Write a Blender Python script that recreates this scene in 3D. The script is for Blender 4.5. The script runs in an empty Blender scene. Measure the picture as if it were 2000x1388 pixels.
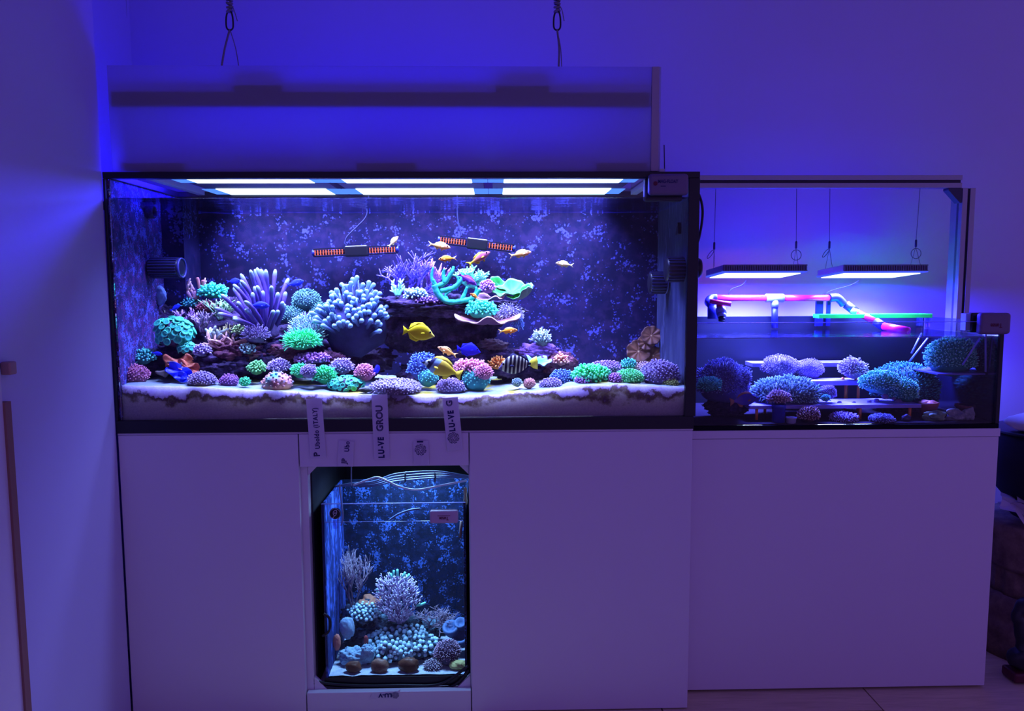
import bpy, bmesh, math, random
from mathutils import Vector, Matrix, Euler, noise

# ------------------------------------------------------------------ camera, world, lights, exposure
scene = bpy.context.scene
COL = scene.collection
CAM = Vector((0.978, -1.929, 1.1568)); FPX = 1459.55
YAW, PITCH, ROLL = 0.0233, 0.0949, -0.004
_w = Vector((math.sin(YAW)*math.cos(PITCH), math.cos(YAW)*math.cos(PITCH), -math.sin(PITCH)))
_r0 = Vector((math.cos(YAW), -math.sin(YAW), 0)); _u0 = _r0.cross(_w)
_r = math.cos(ROLL)*_r0 + math.sin(ROLL)*_u0
_u = -math.sin(ROLL)*_r0 + math.cos(ROLL)*_u0
camd = bpy.data.cameras.new('camera'); cam = bpy.data.objects.new('camera', camd); COL.objects.link(cam)
camd.sensor_width = 36; camd.sensor_fit = 'HORIZONTAL'; camd.lens = FPX/2000*36
camd.clip_start = 0.05; camd.clip_end = 60
M = Matrix.Identity(4)
for i in range(3):
    M[i][0], M[i][1], M[i][2], M[i][3] = _r[i], _u[i], -_w[i], CAM[i]
cam.matrix_world = M
scene.camera = cam

world = bpy.data.worlds.new('room_ambience'); scene.world = world; world.use_nodes = True
_bg = world.node_tree.nodes['Background']
_bg.inputs[0].default_value = (0.385, 0.21, 1.0, 1); _bg.inputs[1].default_value = 0.43
scene.view_settings.view_transform = 'Standard'; scene.view_settings.look = 'None'
scene.view_settings.gamma = 1; scene.view_settings.exposure = 0.0
scene.view_settings.use_curve_mapping = False
scene.cycles.use_denoising = True
scene.cycles.use_adaptive_sampling = True; scene.cycles.adaptive_threshold = 0.03
scene.cycles.max_bounces = 7; scene.cycles.diffuse_bounces = 3; scene.cycles.glossy_bounces = 3
scene.cycles.transmission_bounces = 4; scene.cycles.transparent_max_bounces = 20
scene.cycles.caustics_reflective = False; scene.cycles.caustics_refractive = False
scene.cycles.sample_clamp_indirect = 4.0

LAMP_WHITE = (0.52, 0.62, 1.0)      # the daylight diodes
LAMP_BLUE = (0.012, 0.006, 1.0)     # the actinic diodes
LAMP_CORAL = (0.42, 0.58, 1.0)      # the low tank's daylight diodes
LAMP_NANO = (0.26, 0.52, 1.0)       # the small cabinet tank's lamp

def area(name, loc, sx, sy, col, power, spread, rot=(0, 0, 0), parent=None):
    d = bpy.data.lights.new(name, 'AREA'); d.shape = 'RECTANGLE'; d.size = sx; d.size_y = sy
    d.color = col; d.energy = power; d.spread = math.radians(spread)
    o = bpy.data.objects.new(name, d); COL.objects.link(o); o.location = loc; o.rotation_euler = rot
    if parent: o.parent = parent
    return o

# main aquarium diodes: two long rows under the fixture, daylight (narrow optics) and actinic (wide)
MAIN_Z = 1.430
for yy, hw, pw in ((0.095, .045, 10.5), (0.335, .065, 13.5)):
    area('main_row_daylight', (0.75, yy, MAIN_Z - 0.006), 1.12, hw*1.6, LAMP_WHITE, pw, 100)
    area('main_row_actinic', (0.75, yy, MAIN_Z - 0.006), 1.12, hw*1.6, LAMP_BLUE, 23.0, 178)
area('main_added_end_fill', (0.065, 0.22, MAIN_Z + 0.02), .03, .3, LAMP_BLUE, 1.6, 170, (0, math.pi/2, 0))  # added lamp facing the recess wall, brightens it beside the tank
area('main_added_up_fill', (0.72, 0.24, MAIN_Z + 0.035), 1.1, 0.2, LAMP_BLUE, 4.8, 178, (math.pi, 0, 0))  # added upward lamp, in place of light thrown back by the water
# frag tank lamps are built below with their housings; nano lamp too

# ------------------------------------------------------------------ helpers
def at(px, py, Y):
    d = _w*FPX + _r*(px-1000) - _u*(py-694)
    t = (Y-CAM.y)/d.y
    return CAM + d*t
def mpp(Y): return (Y-CAM.y)/FPX/math.cos(PITCH)
def lin(h):
    h = h.lstrip('#'); v = [int(h[i:i+2], 16)/255 for i in (0, 2, 4)]
    return tuple(x/12.92 if x <= .04045 else ((x+.055)/1.055)**2.4 for x in v)
def C4(c): 
    if isinstance(c, str): c = lin(c)
    return (c[0], c[1], c[2], 1)

def _new(name):
    m = bpy.data.materials.new(name); m.use_nodes = True
    nt = m.node_tree; p = nt.nodes['Principled BSDF']
    return m, nt, p
def N(nt, typ, **kw):
    n = nt.nodes.new(typ)
    for k, v in kw.items(): setattr(n, k, v)
    return n
def coords(nt, kind='Object'):
    return N(nt, 'ShaderNodeTexCoord').outputs[kind]
def noise_n(nt, vec, scale, detail=4, rough=.6):
    n = N(nt, 'ShaderNodeTexNoise'); n.inputs['Scale'].default_value = scale
    n.inputs['Detail'].default_value = detail; n.inputs['Roughness'].default_value = rough
    nt.links.new(vec, n.inputs['Vector']); return n.outputs['Fac']
def ramp(nt, fac, stops, interp='LINEAR'):
    r = N(nt, 'ShaderNodeValToRGB'); r.color_ramp.interpolation = interp
    e = r.color_ramp.elements
    while len(e) > 1: e.remove(e[-1])
    e[0].position = stops[0][0]; e[0].color = C4(stops[0][1])
    for pos, c in stops[1:]:
        k = e.new(pos); k.color = C4(c)
    nt.links.new(fac, r.inputs['Fac']); return r.outputs['Color']
def mixc(nt, fac, a, b):
    m = N(nt, 'ShaderNodeMix', data_type='RGBA')
    if isinstance(fac, float): m.inputs[0].default_value = fac
    else: nt.links.new(fac, m.inputs[0])
    for i, v in ((6, a), (7, b)):
        if hasattr(v, 'links'): nt.links.new(v, m.inputs[i])
        else: m.inputs[i].default_value = C4(v)
    return m.outputs[2]
def bump(nt, p, fac, strength, dist=.002):
    b = N(nt, 'ShaderNodeBump'); b.inputs['Strength'].default_value = strength; b.inputs['Distance'].default_value = dist
    nt.links.new(fac, b.inputs['Height']); nt.links.new(b.outputs[0], p.inputs['Normal'])

_mc = {}
def plain(name, col, rough=.5, metal=0, var=.06, scale=14, spec=.4, bmp=0):
    if name in _mc: return _mc[name]
    m, nt, p = _new(name)
    v = coords(nt); f = noise_n(nt, v, scale)
    c = lin(col) if isinstance(col, str) else col
    a = tuple(x*(1-var) for x in c); b = tuple(min(1, x*(1+var)) for x in c)
    nt.links.new(mixc(nt, f, a, b), p.inputs['Base Color'])
    p.inputs['Roughness'].default_value = rough; p.inputs['Metallic'].default_value = metal
    p.inputs['Specular IOR Level'].default_value = spec
    if bmp: bump(nt, p, noise_n(nt, v, scale*6), bmp)
    _mc[name] = m; return m
def tipped(name, stops, var=.18, scale=60, rough=.55, sss=0):
    """colour runs along each tentacle / branch (attribute t: 0 root, 1 tip)"""
    if name in _mc: return _mc[name]
    m, nt, p = _new(name)
    a = N(nt, 'ShaderNodeAttribute', attribute_name='t')
    c = ramp(nt, a.outputs['Fac'], stops)
    f = noise_n(nt, coords(nt), scale)
    d = N(nt, 'ShaderNodeHueSaturation'); nt.links.new(c, d.inputs['Color'])
    mr = N(nt, 'ShaderNodeMapRange'); nt.links.new(f, mr.inputs[0]); mr.inputs[1].default_value = .3; mr.inputs[2].default_value = .7
    mr.inputs[3].default_value = 1-var; mr.inputs[4].default_value = 1+var
    nt.links.new(mr.outputs[0], d.inputs['Value'])
    nt.links.new(d.outputs[0], p.inputs['Base Color'])
    p.inputs['Roughness'].default_value = rough; p.inputs['Specular IOR Level'].default_value = .3
    _mc[name] = m; return m
def mottled(name, stops, scale=30, rough=.7, bmp=.6, bdist=.004, detail=6, bscale=None, voron=0):
    if name in _mc: return _mc[name]
    m, nt, p = _new(name)
    v = coords(nt)
    f = noise_n(nt, v, scale, detail, .65)
    nt.links.new(ramp(nt, f, stops), p.inputs['Base Color'])
    p.inputs['Roughness'].default_value = rough; p.inputs['Specular IOR Level'].default_value = .25
    if voron:
        vo = N(nt, 'ShaderNodeTexVoronoi'); vo.inputs['Scale'].default_value = voron; nt.links.new(v, vo.inputs['Vector'])
        bump(nt, p, vo.outputs['Distance'], bmp, bdist)
    else:
        bump(nt, p, noise_n(nt, v, bscale or scale*3, 6), bmp, bdist)
    _mc[name] = m; return m
def glassy(name, tint=(1, 1, 1), refl=.04, rough=.02, fres=False, ior=1.33):
    """thin pane: lets light straight through, mirrors a little"""
    if name in _mc: return _mc[name]
    m = bpy.data.materials.new(name); m.use_nodes = True; nt = m.node_tree; nt.nodes.clear()
    t = N(nt, 'ShaderNodeBsdfTransparent'); t.inputs[0].default_value = C4(tint)
    g = N(nt, 'ShaderNodeBsdfGlossy'); g.inputs['Roughness'].default_value = rough
    mx = N(nt, 'ShaderNodeMixShader'); o = N(nt, 'ShaderNodeOutputMaterial')
    if fres:
        f = N(nt, 'ShaderNodeFresnel'); f.inputs[0].default_value = ior
        sc_ = N(nt, 'ShaderNodeMath', operation='MULTIPLY'); sc_.inputs[1].default_value = refl; nt.links.new(f.outputs[0], sc_.inputs[0]); nt.links.new(sc_.outputs[0], mx.inputs[0])
    else: mx.inputs[0].default_value = refl
    nt.links.new(t.outputs[0], mx.inputs[1]); nt.links.new(g.outputs[0], mx.inputs[2]); nt.links.new(mx.outputs[0], o.inputs[0])
    _mc[name] = m; return m
def glow(name, col, strength):
    if name in _mc: return _mc[name]
    m = bpy.data.materials.new(name); m.use_nodes = True; nt = m.node_tree; nt.nodes.clear()
    e = N(nt, 'ShaderNodeEmission'); e.inputs[0].default_value = C4(col); e.inputs[1].default_value = strength
    o = N(nt, 'ShaderNodeOutputMaterial'); nt.links.new(e.outputs[0], o.inputs[0])
    m.cycles.emission_sampling = 'NONE'
    _mc[name] = m; return m

class MB:
    def __init__(s): s.v = []; s.f = []; s.t = []; s.mi = []; s.cur = 0
    def _addv(s, pts, t=0.):
        i = len(s.v); s.v += [tuple(p) for p in pts]
        s.t += (list(t) if isinstance(t, (list, tuple)) else [t]*len(pts)); return i
    def face(s, idx): s.f.append(tuple(idx)); s.mi.append(s.cur)
    def box(s, x0, x1, y0, y1, z0, z1, mtx=None, t=0.):
        p = [Vector((x, y, z)) for z in (z0, z1) for y in (y0, y1) for x in (x0, x1)]
        if mtx: p = [mtx @ q for q in p]
        i = s._addv(p, t)
        for q in ((0, 2, 3, 1), (4, 5, 7, 6), (0, 1, 5, 4), (2, 6, 7, 3), (0, 4, 6, 2), (1, 3, 7, 5)): s.face([i+k for k in q])
        return s
    def tube(s, path, rad, n=6, t=None, cap=True):
        path = [Vector(p) for p in path]; k = len(path)
        if not isinstance(rad, (list, tuple)): rad = [rad]*k
        if t is None: t = [0.]*k
        rings = []; prev = None
        for i, p in enumerate(path):
            d = (path[min(i+1, k-1)] - path[max(i-1, 0)])
            d = d.normalized() if d.length > 1e-9 else Vector((0, 0, 1))
            if prev is None:
                a = Vector((0, 0, 1)) if abs(d.z) < .9 else Vector((1, 0, 0)); a = (a - d*a.dot(d)).normalized()
            else:
                a = prev - d*prev.dot(d); a = a.normalized() if a.length > 1e-6 else d.orthogonal().normalized()
            prev = a; b = d.cross(a)
            rings.append(s._addv([p + (a*math.cos(2*math.pi*j/n) + b*math.sin(2*math.pi*j/n))*rad[i] for j in range(n)], t[i]))
        for i in range(k-1):
            for j in range(n):
                s.face((rings[i]+j, rings[i]+(j+1) % n, rings[i+1]+(j+1) % n, rings[i+1]+j))
        if cap:
            s.face([rings[0]+j for j in range(n)][::-1]); s.face([rings[-1]+j for j in range(n)])
        return s
    def mesh_pts(s, verts, faces, t=0.):
        i = s._addv(verts, t)
        for f in faces: s.face([i+k for k in f])
        return s
    def lathe(s, prof, n=24, ctr=(0, 0, 0), axis='z', t=0., flute=None, cap=True):
        if not cap: prof = list(prof)+[prof[0]]
        c = Vector(ctr); base = len(s.v)
        for (r, h) in prof:
            for j in range(n):
                a = 2*math.pi*j/n; rr = r*(flute(a, h) if flute else 1)
                q = Vector((rr*math.cos(a), rr*math.sin(a), h))
                if axis == 'x': q = Vector((q.z, q.x, q.y))
                elif axis == 'y': q = Vector((q.x, q.z, q.y))
                s._addv([c+q], t)
        for i in range(len(prof)-1):
            for j in range(n):
                s.face((base+i*n+j, base+i*n+(j+1) % n, base+(i+1)*n+(j+1) % n, base+(i+1)*n+j))
        if cap: s.face([base+j for j in range(n)][::-1]); s.face([base+(len(prof)-1)*n+j for j in range(n)])
        return s
    def mesh(s, name, mats, smooth=True):
        me = bpy.data.meshes.new(name); me.from_pydata(s.v, [], s.f)
        for m in (mats if isinstance(mats, (list, tuple)) else [mats]): me.materials.append(m)
        if any(s.mi): me.polygons.foreach_set('material_index', s.mi)
        if any(s.t):
            a = me.attributes.new('t', 'FLOAT', 'POINT'); a.data.foreach_set('value', s.t)
        bm = bmesh.new(); bm.from_mesh(me); bmesh.ops.recalc_face_normals(bm, faces=bm.faces); bm.to_mesh(me); bm.free()
        if smooth: me.polygons.foreach_set('use_smooth', [True]*len(me.polygons))
        me.update(); return me
    def build(s, name, mats, parent=None, smooth=False, loc=None, kind=None):
        o = bpy.data.objects.new(name, s.mesh(name, mats, smooth)); COL.objects.link(o)
        if parent: o.parent = parent
        if loc is not None: o.location = loc
        if kind: o['kind'] = kind
        return o

def inst(me, name, parent=None, loc=(0, 0, 0), rot=None, scale=None):
    o = bpy.data.objects.new(name, me); COL.objects.link(o)
    if parent: o.parent = parent
    o.location = loc
    if rot is not None:
        if isinstance(rot, Matrix): o.rotation_euler = rot.to_euler()
        else: o.rotation_euler = rot
    if scale is not None: o.scale = scale if isinstance(scale, (tuple, list, Vector)) else (scale,)*3
    return o
def tag(o, label, cat, group=None, kind=None):
    o['label'] = label
    if cat: o['category'] = cat
    if group: o['group'] = group
    if kind: o['kind'] = kind
    return o
def thing(name, label, cat, loc, group=None):
    o = bpy.data.objects.new(name, None); COL.objects.link(o); o.location = loc; o.empty_display_size = .02
    return tag(o, label, cat, group)
def bevel(o, w, seg=2):
    b = o.modifiers.new('edge', 'BEVEL'); b.width = w; b.segments = seg; b.limit_method = 'ANGLE'; return o
_ico = {}
def ico(sub):
    if sub not in _ico:
        bm = bmesh.new(); bmesh.ops.create_icosphere(bm, subdivisions=sub, radius=1)
        bm.verts.ensure_lookup_table()
        _ico[sub] = ([v.co.copy() for v in bm.verts], [tuple(v.index for v in f.verts) for f in bm.faces]); bm.free()
    return _ico[sub]
def blob_pts(sub, rad, seed, amp=.25, freq=1.6, fine=.08, ffreq=6., rough=0):
    vs, fs = ico(sub); off = Vector((seed*3.17, seed*1.31, seed*7.7)); out = []
    for v in vs:
        k = 1 + amp*noise.noise(v*freq+off) + fine*noise.noise(v*ffreq+off*2) + fine*.5*noise.noise(v*ffreq*2.3+off)
        if rough: k += rough*(noise.noise(v*3.1+off)*.6 + abs(noise.noise(v*5.3-off))*.7 - .2 + noise.noise(v*12+off)*.25)
        p = Vector((v.x*rad[0], v.y*rad[1], v.z*rad[2]))*k
        out.append(p)
    return out, fs
def sphere(mb, c, r, sub=2, sc=(1, 1, 1), t=0.):
    vs, fs = ico(sub); c = Vector(c)
    return mb.mesh_pts([c+Vector((v.x*r*sc[0], v.y*r*sc[1], v.z*r*sc[2])) for v in vs], fs, t)
def bez(p0, p1, p2, p3, n=12):
    p0, p1, p2, p3 = map(Vector, (p0, p1, p2, p3)); o = []
    for i in range(n+1):
        u = i/n; o.append(p0*(1-u)**3+p1*3*u*(1-u)**2+p2*3*u*u*(1-u)+p3*u**3)
    return o
def smooth_path(pts, n=6):
    pts = [Vector(p) for p in pts]; o = []
    for i in range(len(pts)-1):
        a = pts[max(i-1, 0)]; b = pts[i]; c = pts[i+1]; d = pts[min(i+2, len(pts)-1)]
        for k in range(n):
            u = k/n
            o.append(.5*((2*b)+(c-a)*u+(2*a-5*b+4*c-d)*u*u+(3*b-a-3*c+d)*u**3))
    o.append(pts[-1]); return o

# ------------------------------------------------------------------ materials shared
M_WALL = plain('wall_paint', (.58, .54, .76), .75, var=.03, scale=3, bmp=.03)
M_CAB = plain('white_laminate', (.72, .66, .74), .42, var=.02, scale=4)
M_BLACK = plain('black_plastic', (.012, .012, .016), .35)
M_FILM = plain('black_back_film', (.010, .011, .02), .5)
M_GLASS = glassy('aquarium_glass', (.985, .99, 1), .72, fres=True, ior=1.33)
M_ALU = plain('anodised_aluminium', (.36, .34, .38), .4, .7, var=.04)
M_ALUD = plain('profile_groove', (.05, .04, .07), .6)
M_WATER = None
def water_mat():
    m = bpy.data.materials.new('water_surface'); m.use_nodes = True; nt = m.node_tree; nt.nodes.clear()
    t = N(nt, 'ShaderNodeBsdfTransparent'); t.inputs[0].default_value = (.97, .985, 1, 1)
    g = N(nt, 'ShaderNodeBsdfGlossy'); g.inputs['Roughness'].default_value = .03; g.inputs[0].default_value = (.8, .85, 1, 1)
    v = coords(nt); mp = N(nt, 'ShaderNodeMapping'); mp.inputs['Scale'].default_value = (14, 40, 1); nt.links.new(v, mp.inputs[0])
    n = N(nt, 'ShaderNodeTexNoise'); n.inputs['Scale'].default_value = 1.6; n.inputs['Detail'].default_value = 3; nt.links.new(mp.outputs[0], n.inputs['Vector'])
    b = N(nt, 'ShaderNodeBump'); b.inputs['Strength'].default_value = .35; b.inputs['Distance'].default_value = .004; nt.links.new(n.outputs['Fac'], b.inputs['Height'])
    nt.links.new(b.outputs[0], g.inputs['Normal'])
    f = N(nt, 'ShaderNodeFresnel'); f.inputs[0].default_value = 1.33
    mx = N(nt, 'ShaderNodeMixShader'); o = N(nt, 'ShaderNodeOutputMaterial')
    nt.links.new(f.outputs[0], mx.inputs[0]); nt.links.new(t.outputs[0], mx.inputs[1]); nt.links.new(g.outputs[0], mx.inputs[2]); nt.links.new(mx.outputs[0], o.inputs[0])
    return m
M_WATER = water_mat()

# ------------------------------------------------------------------ the room
W, ZC, ZT = 1.5, 0.777, 1.4406           # main cabinet / tank width, cabinet height, tank rim
TD = 0.42                                # tank depth
Y2, X2, ZC2 = 0.081, 2.375, 0.755        # second cabinet front, right end, top
YW = 0.62                                # back wall
def struct(name, mb, m, label):
    o = mb.build(name, m); o['kind'] = 'structure'; o['label'] = label; return o
struct('wall_back', MB().box(-.3, 3.6, YW, YW+.1, 0, 2.75), M_WALL, 'plain white wall behind the aquariums, lit blue')
struct('wall_left', MB().box(-.35, -.001, -2.6, -.004, 0, 2.75), M_WALL, 'white side wall running towards the viewer beside the main tank')
struct('wall_niche', MB().box(-.3, -.2, -.004, YW, 0, 2.75), M_WALL, 'white return wall of the recess beside the main tank')
fl = struct('floor', MB().box(-.3, 3.6, -2.6, YW, -.05, -.006), plain('floor_underlay', (.06, .045, .05), .8), 'floor of wood-look planks')
def wood_mat():
    m, nt, p = _new('plank_wood'); v = coords(nt); mp = N(nt, 'ShaderNodeMapping'); mp.inputs['Scale'].default_value = (3, 40, 3); nt.links.new(v, mp.inputs[0])
    f = noise_n(nt, mp.outputs[0], 2.2, 8, .7)
    nt.links.new(ramp(nt, f, ((.3, (.50, .40, .26)), (.55, (.66, .54, .36)), (.75, (.74, .62, .42)))), p.inputs['Base Color'])
    p.inputs['Roughness'].default_value = .5; bump(nt, p, f, .2, .001); return m
M_WOOD = wood_mat()
sx = at(1690, 1348, 0).x
seam = None
# plank seams run towards the wall; the cross seam sits just behind the second cabinet's front
d = (_w*FPX + _r*690 - _u*(1348-694)); tt = -CAM.z/d.z; seam = CAM.x + d.x*tt
plk = MB().box(0, .596, 0, 1.196, -.006, 0).mesh('plank', M_WOOD, False)
for i in range(-4, 3):
    for j in range(-2, 1):
        inst(plk, 'plank', fl, (seam + i*.6 + .002, -.62 + j*1.2 + (.6 if i % 2 else 0), 0))
struct('ceiling', MB().box(-.3, 3.6, -2.6, YW+.1, 2.75, 2.85), M_WALL, 'white ceiling above the tanks')
# sliding door leaf on the side wall, brown edge strip and catch
dr = struct('door_1', MB().box(.0, .012, -2.4, -.455, 0, 2.2), M_CAB, 'white door leaf on the side wall with brown edge strip')
MB().box(.0, .017, -.455, -.437, 0, .93).build('edge_strip', plain('brown_gasket', (.30, .15, .11), .6), dr)
lp = at(2, 717, -.42)
bevel(MB().box(0, .02, -.437, -.415, lp.z-.014, lp.z+.012).build('catch', plain('catch_beige', (.42, .24, .2), .5), dr), .003)

# ------------------------------------------------------------------ main cabinet with the opening
xa, xb = .466, .909; za, ZB = .684, .064
cab = thing('aquarium_cabinet', 'long white cabinet under the main tank with an open central bay', 'cabinet', (0, 0, 0))
def panel(name, x0, x1, y0, y1, z0, z1, parent, m=M_CAB, bw=.0012):
    return bevel(MB().box(x0, x1, y0, y1, z0, z1).build(name, m, parent), bw)
panel('door', .002, xa-.002, 0, .019, .004, ZC-.006, cab)
panel('door', xb+.002, W-.002, 0, .019, .004, ZC-.006, cab)
panel('fascia', xa+.001, xb-.001, 0, .019, za, ZC-.006, cab)
panel('plinth', xa+.001, xb-.001, 0, .019, .002, ZB, cab)
panel('cabinet_top', 0, W, .002, .5, ZC-.006, ZC, cab)
panel('side_panel', .002, .02, .02, .5, .004, ZC-.006, cab); panel('side_panel', W-.02, W-.001, .02, .5, .004, ZC-.006, cab)
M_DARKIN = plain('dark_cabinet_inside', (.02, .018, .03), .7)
panel('divider', xa-.004, xa+.016, .02, .5, .004, ZC-.006, cab, M_CAB); panel('divider', xb-.016+.014, xb+.018, .02, .5, .004, ZC-.006, cab, M_CAB)
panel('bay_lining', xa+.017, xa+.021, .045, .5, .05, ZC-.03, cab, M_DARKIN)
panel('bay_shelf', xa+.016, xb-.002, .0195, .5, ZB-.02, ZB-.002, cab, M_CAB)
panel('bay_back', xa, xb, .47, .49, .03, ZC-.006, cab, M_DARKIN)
for sx_, xx in ((1, xa+.017), (-1, xb-.003)):
    for zz, sz in ((za+.003, -1), (ZB-.001, 1)):
        mb = MB(); a = .031 if sz < 0 else .034
        pts = [(xx, .02, zz), (xx+sx_*a, .02, zz), (xx, .02, zz+sz*a)]; pts2 = [(q[0], .034, q[2]) for q in pts]
        mb.mesh_pts(pts+pts2, [(0, 1, 2), (3, 5, 4), (0, 3, 4, 1), (1, 4, 5, 2), (2, 5, 3, 0)])
        mb.build('corner_gusset', M_CAB, cab)
# second cabinet
cab2 = thing('aquarium_cabinet', 'plain white cabinet under the lower coral tank', 'cabinet', (0, 0, 0))
panel('front_panel', W+.004, X2, Y2, Y2+.019, .008, ZC2-.024, cab2)
panel('side_panel', X2-.019, X2, Y2+.0195, .5, .008, ZC2-.024, cab2)
panel('top_board', W+.004, X2+.001, Y2-.004, .5, ZC2-.0225, ZC2, cab2)
panel('back_panel', W+.01, X2-.02, .48, .5, .008, ZC2-.024, cab2)

# ------------------------------------------------------------------ main aquarium
tank = thing('main_aquarium', 'large glass reef aquarium with black frame on the long cabinet', 'aquarium', (0, 0, ZC))
def coated(name, base, spots, purple, scale, thr, stretch=(1, 1, 1), p_amt=.5):
    """glass back film with coralline / algae growth on it"""
    m, nt, p = _new(name); v = coords(nt); mp = N(nt, 'ShaderNodeMapping'); mp.inputs['Scale'].default_value = stretch; nt.links.new(v, mp.inputs[0]); v = mp.outputs[0]
    big = noise_n(nt, v, scale*.22, 3, .5); fine = noise_n(nt, v, scale, 5, .7); dots = N(nt, 'ShaderNodeTexVoronoi'); dots.inputs['Scale'].default_value = scale*1.5; nt.links.new(v, dots.inputs['Vector'])
    mul = N(nt, 'ShaderNodeMath', operation='MULTIPLY_ADD'); nt.links.new(big, mul.inputs[0]); mul.inputs[1].default_value = 1.1; nt.links.new(fine, mul.inputs[2])
    sub = N(nt, 'ShaderNodeMath', operation='MULTIPLY_ADD'); nt.links.new(dots.outputs['Distance'], sub.inputs[0]); sub.inputs[1].default_value = -.35; nt.links.new(mul.outputs[0], sub.inputs[2])
    hf = N(nt, 'ShaderNodeMath', operation='MULTIPLY'); nt.links.new(sub.outputs[0], hf.inputs[0]); hf.inputs[1].default_value = .5; sub = hf; thr *= .5
    f = ramp(nt, sub.outputs[0], ((thr, (0, 0, 0)), (thr+.03, (1, 1, 1))))
    pf = ramp(nt, noise_n(nt, v, scale*.35, 5, .7), ((.45, (0, 0, 0)), (.62, (p_amt,)*3)))
    bs = ramp(nt, noise_n(nt, v, scale*.12, 3), ((.3, tuple(x*.6 for x in base)), (.7, base)))
    c1 = mixc(nt, pf, bs, purple); c2 = mixc(nt, f, c1, spots)
    nt.links.new(c2, p.inputs['Base Color']); p.inputs['Roughness'].default_value = .75; p.inputs['Specular IOR Level'].default_value = .15
    return m
M_BACKCOAT = coated('coralline_back_pane', (.008, .008, .046), (.07, .07, .32), (.038, .018, .075), 88, 1.02)
M_LEFTCOAT = coated('algae_left_pane', (.05, .045, .15), (.17, .18, .60), (.17, .05, .2), 170, .93, (1, 1.3, 1), .9)
T = .012
ZW = 1.378
panel('front_glass', T, W-T, .0, .008, ZC+.034, ZW-.002, tank, M_GLASS)
panel('front_glass_above_water', T, W-T, .0, .008, ZW-.002, ZT-.016, tank, glassy('dry_glass', (.985, .99, 1), .04))
for o in tank.children: o.location = (0, 0, -ZC)
def tpart(name, x0, x1, y0, y1, z0, z1, m, bw=.001):
    o = panel(name, x0, x1, y0, y1, z0, z1, tank, m, bw); o.location = (0, 0, -ZC); return o
tpart('left_glass', 0, T, .009, TD-.01, ZC+.01, ZT-.016, M_LEFTCOAT)
M_RIGHTCOAT = coated('filmed_right_pane', (.035, .042, .10), (.07, .08, .17), (.055, .065, .13), 50, 1.0, (1, 1, .25), .8)
tpart('right_glass', W-T, W, .009, TD-.01, ZC+.01, ZT-.016, M_RIGHTCOAT)
tpart('back_glass', 0, W, TD-.009, TD, ZC+.01, ZT-.016, M_BACKCOAT)
tpart('base_band', 0, W, -.003, TD, ZC, ZC+.033, M_BLACK)
tpart('rim_front', 0, W+.004, -.003, .022, ZT-.0155, ZT, M_BLACK)
tpart('rim_back', 0, W+.004, TD-.02, TD, ZT-.0155, ZT, M_BLACK)
tpart('rim_side', W-.02, W+.004, .0225, TD-.021, ZT-.0155, ZT, M_BLACK)
tpart('rim_side', 0, .02, .0225, TD-.021, ZT-.0155, ZT, M_BLACK)
tpart('corner_post', W-.024, W+.004, -.004, .012, ZC+.0335, ZT-.016, M_BLACK)
tpart('corner_post', 0, .006, -.003, .006, ZC+.0335, ZT-.016, M_BLACK)
ZW = 1.378
def water_sheet(name, x0, x1, y0, y1, z, amp, seed, label):
    mb = MB(); nx, ny = 120, 24; i0 = 0
    for j in range(ny+1):
        for i in range(nx+1):
            x = x0+(x1-x0)*i/nx; y = y0+(y1-y0)*j/ny
            mb._addv([(x, y, z+amp*noise.noise(Vector((x*16+seed, y*26, seed))))])
    for j in range(ny):
        for i in range(nx):
            a = j*(nx+1)+i; mb.face((a, a+1, a+nx+2, a+nx+1))
    o = mb.build(name, M_WATER, None, True); tag(o, label, 'water', kind='stuff')
    if o.data.polygons[0].normal.z < 0: o.data.flip_normals()
    return o
water_sheet('water_surface', T+.001, W-T-.001, .009, TD-.011, ZW, .0018, 1, 'rippled water surface of the main tank under the light rows')

# sand bed, its section seen through the front glass
sand_px = [(205, 752), (230, 752), (330, 754), (420, 757), (560, 764), (700, 770), (790, 772), (900, 772), (980, 770), (1050, 762), (1120, 753), (1200, 750), (1300, 754), (1345, 756)]
_sz = [(at(a, b, .011).x, at(a, b, .011).z) for a, b in sand_px]
def sand_z(x):
    if x <= _sz[0][0]: return _sz[0][1]
    for (x0, z0), (x1, z1) in zip(_sz, _sz[1:]):
        if x <= x1: return z0+(z1-z0)*(x-x0)/(x1-x0)
    return _sz[-1][1]
def sand_top():
    m, nt, p = _new('white_sand'); v = coords(nt); f = noise_n(nt, v, 14, 5, .6); g = noise_n(nt, v, 260, 3, .7)
    a = ramp(nt, f, ((.40, (.32, .40, .30)), (.50, (.44, .44, .12)), (.60, (.46, .42, .02))))
    b = ramp(nt, noise_n(nt, v, 5, 3), ((.42, (.52, .56, .66)), (.58, (1, 1, 1))))
    # algae film only in patches
    m2 = N(nt, 'ShaderNodeMix', data_type='RGBA', blend_type='MIX'); 
    nt.links.new(ramp(nt, noise_n(nt, v, 7, 3), ((.45, (0, 0, 0)), (.6, (1, 1, 1)))), m2.inputs[0])
    m2.inputs[6].default_value = (.25, .34, .34, 1); nt.links.new(a, m2.inputs[7])
    nt.links.new(m2.outputs[2], p.inputs['Base Color']); p.inputs['Roughness'].default_value = .9; bump(nt, p, g, .8, .003); return m
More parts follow.
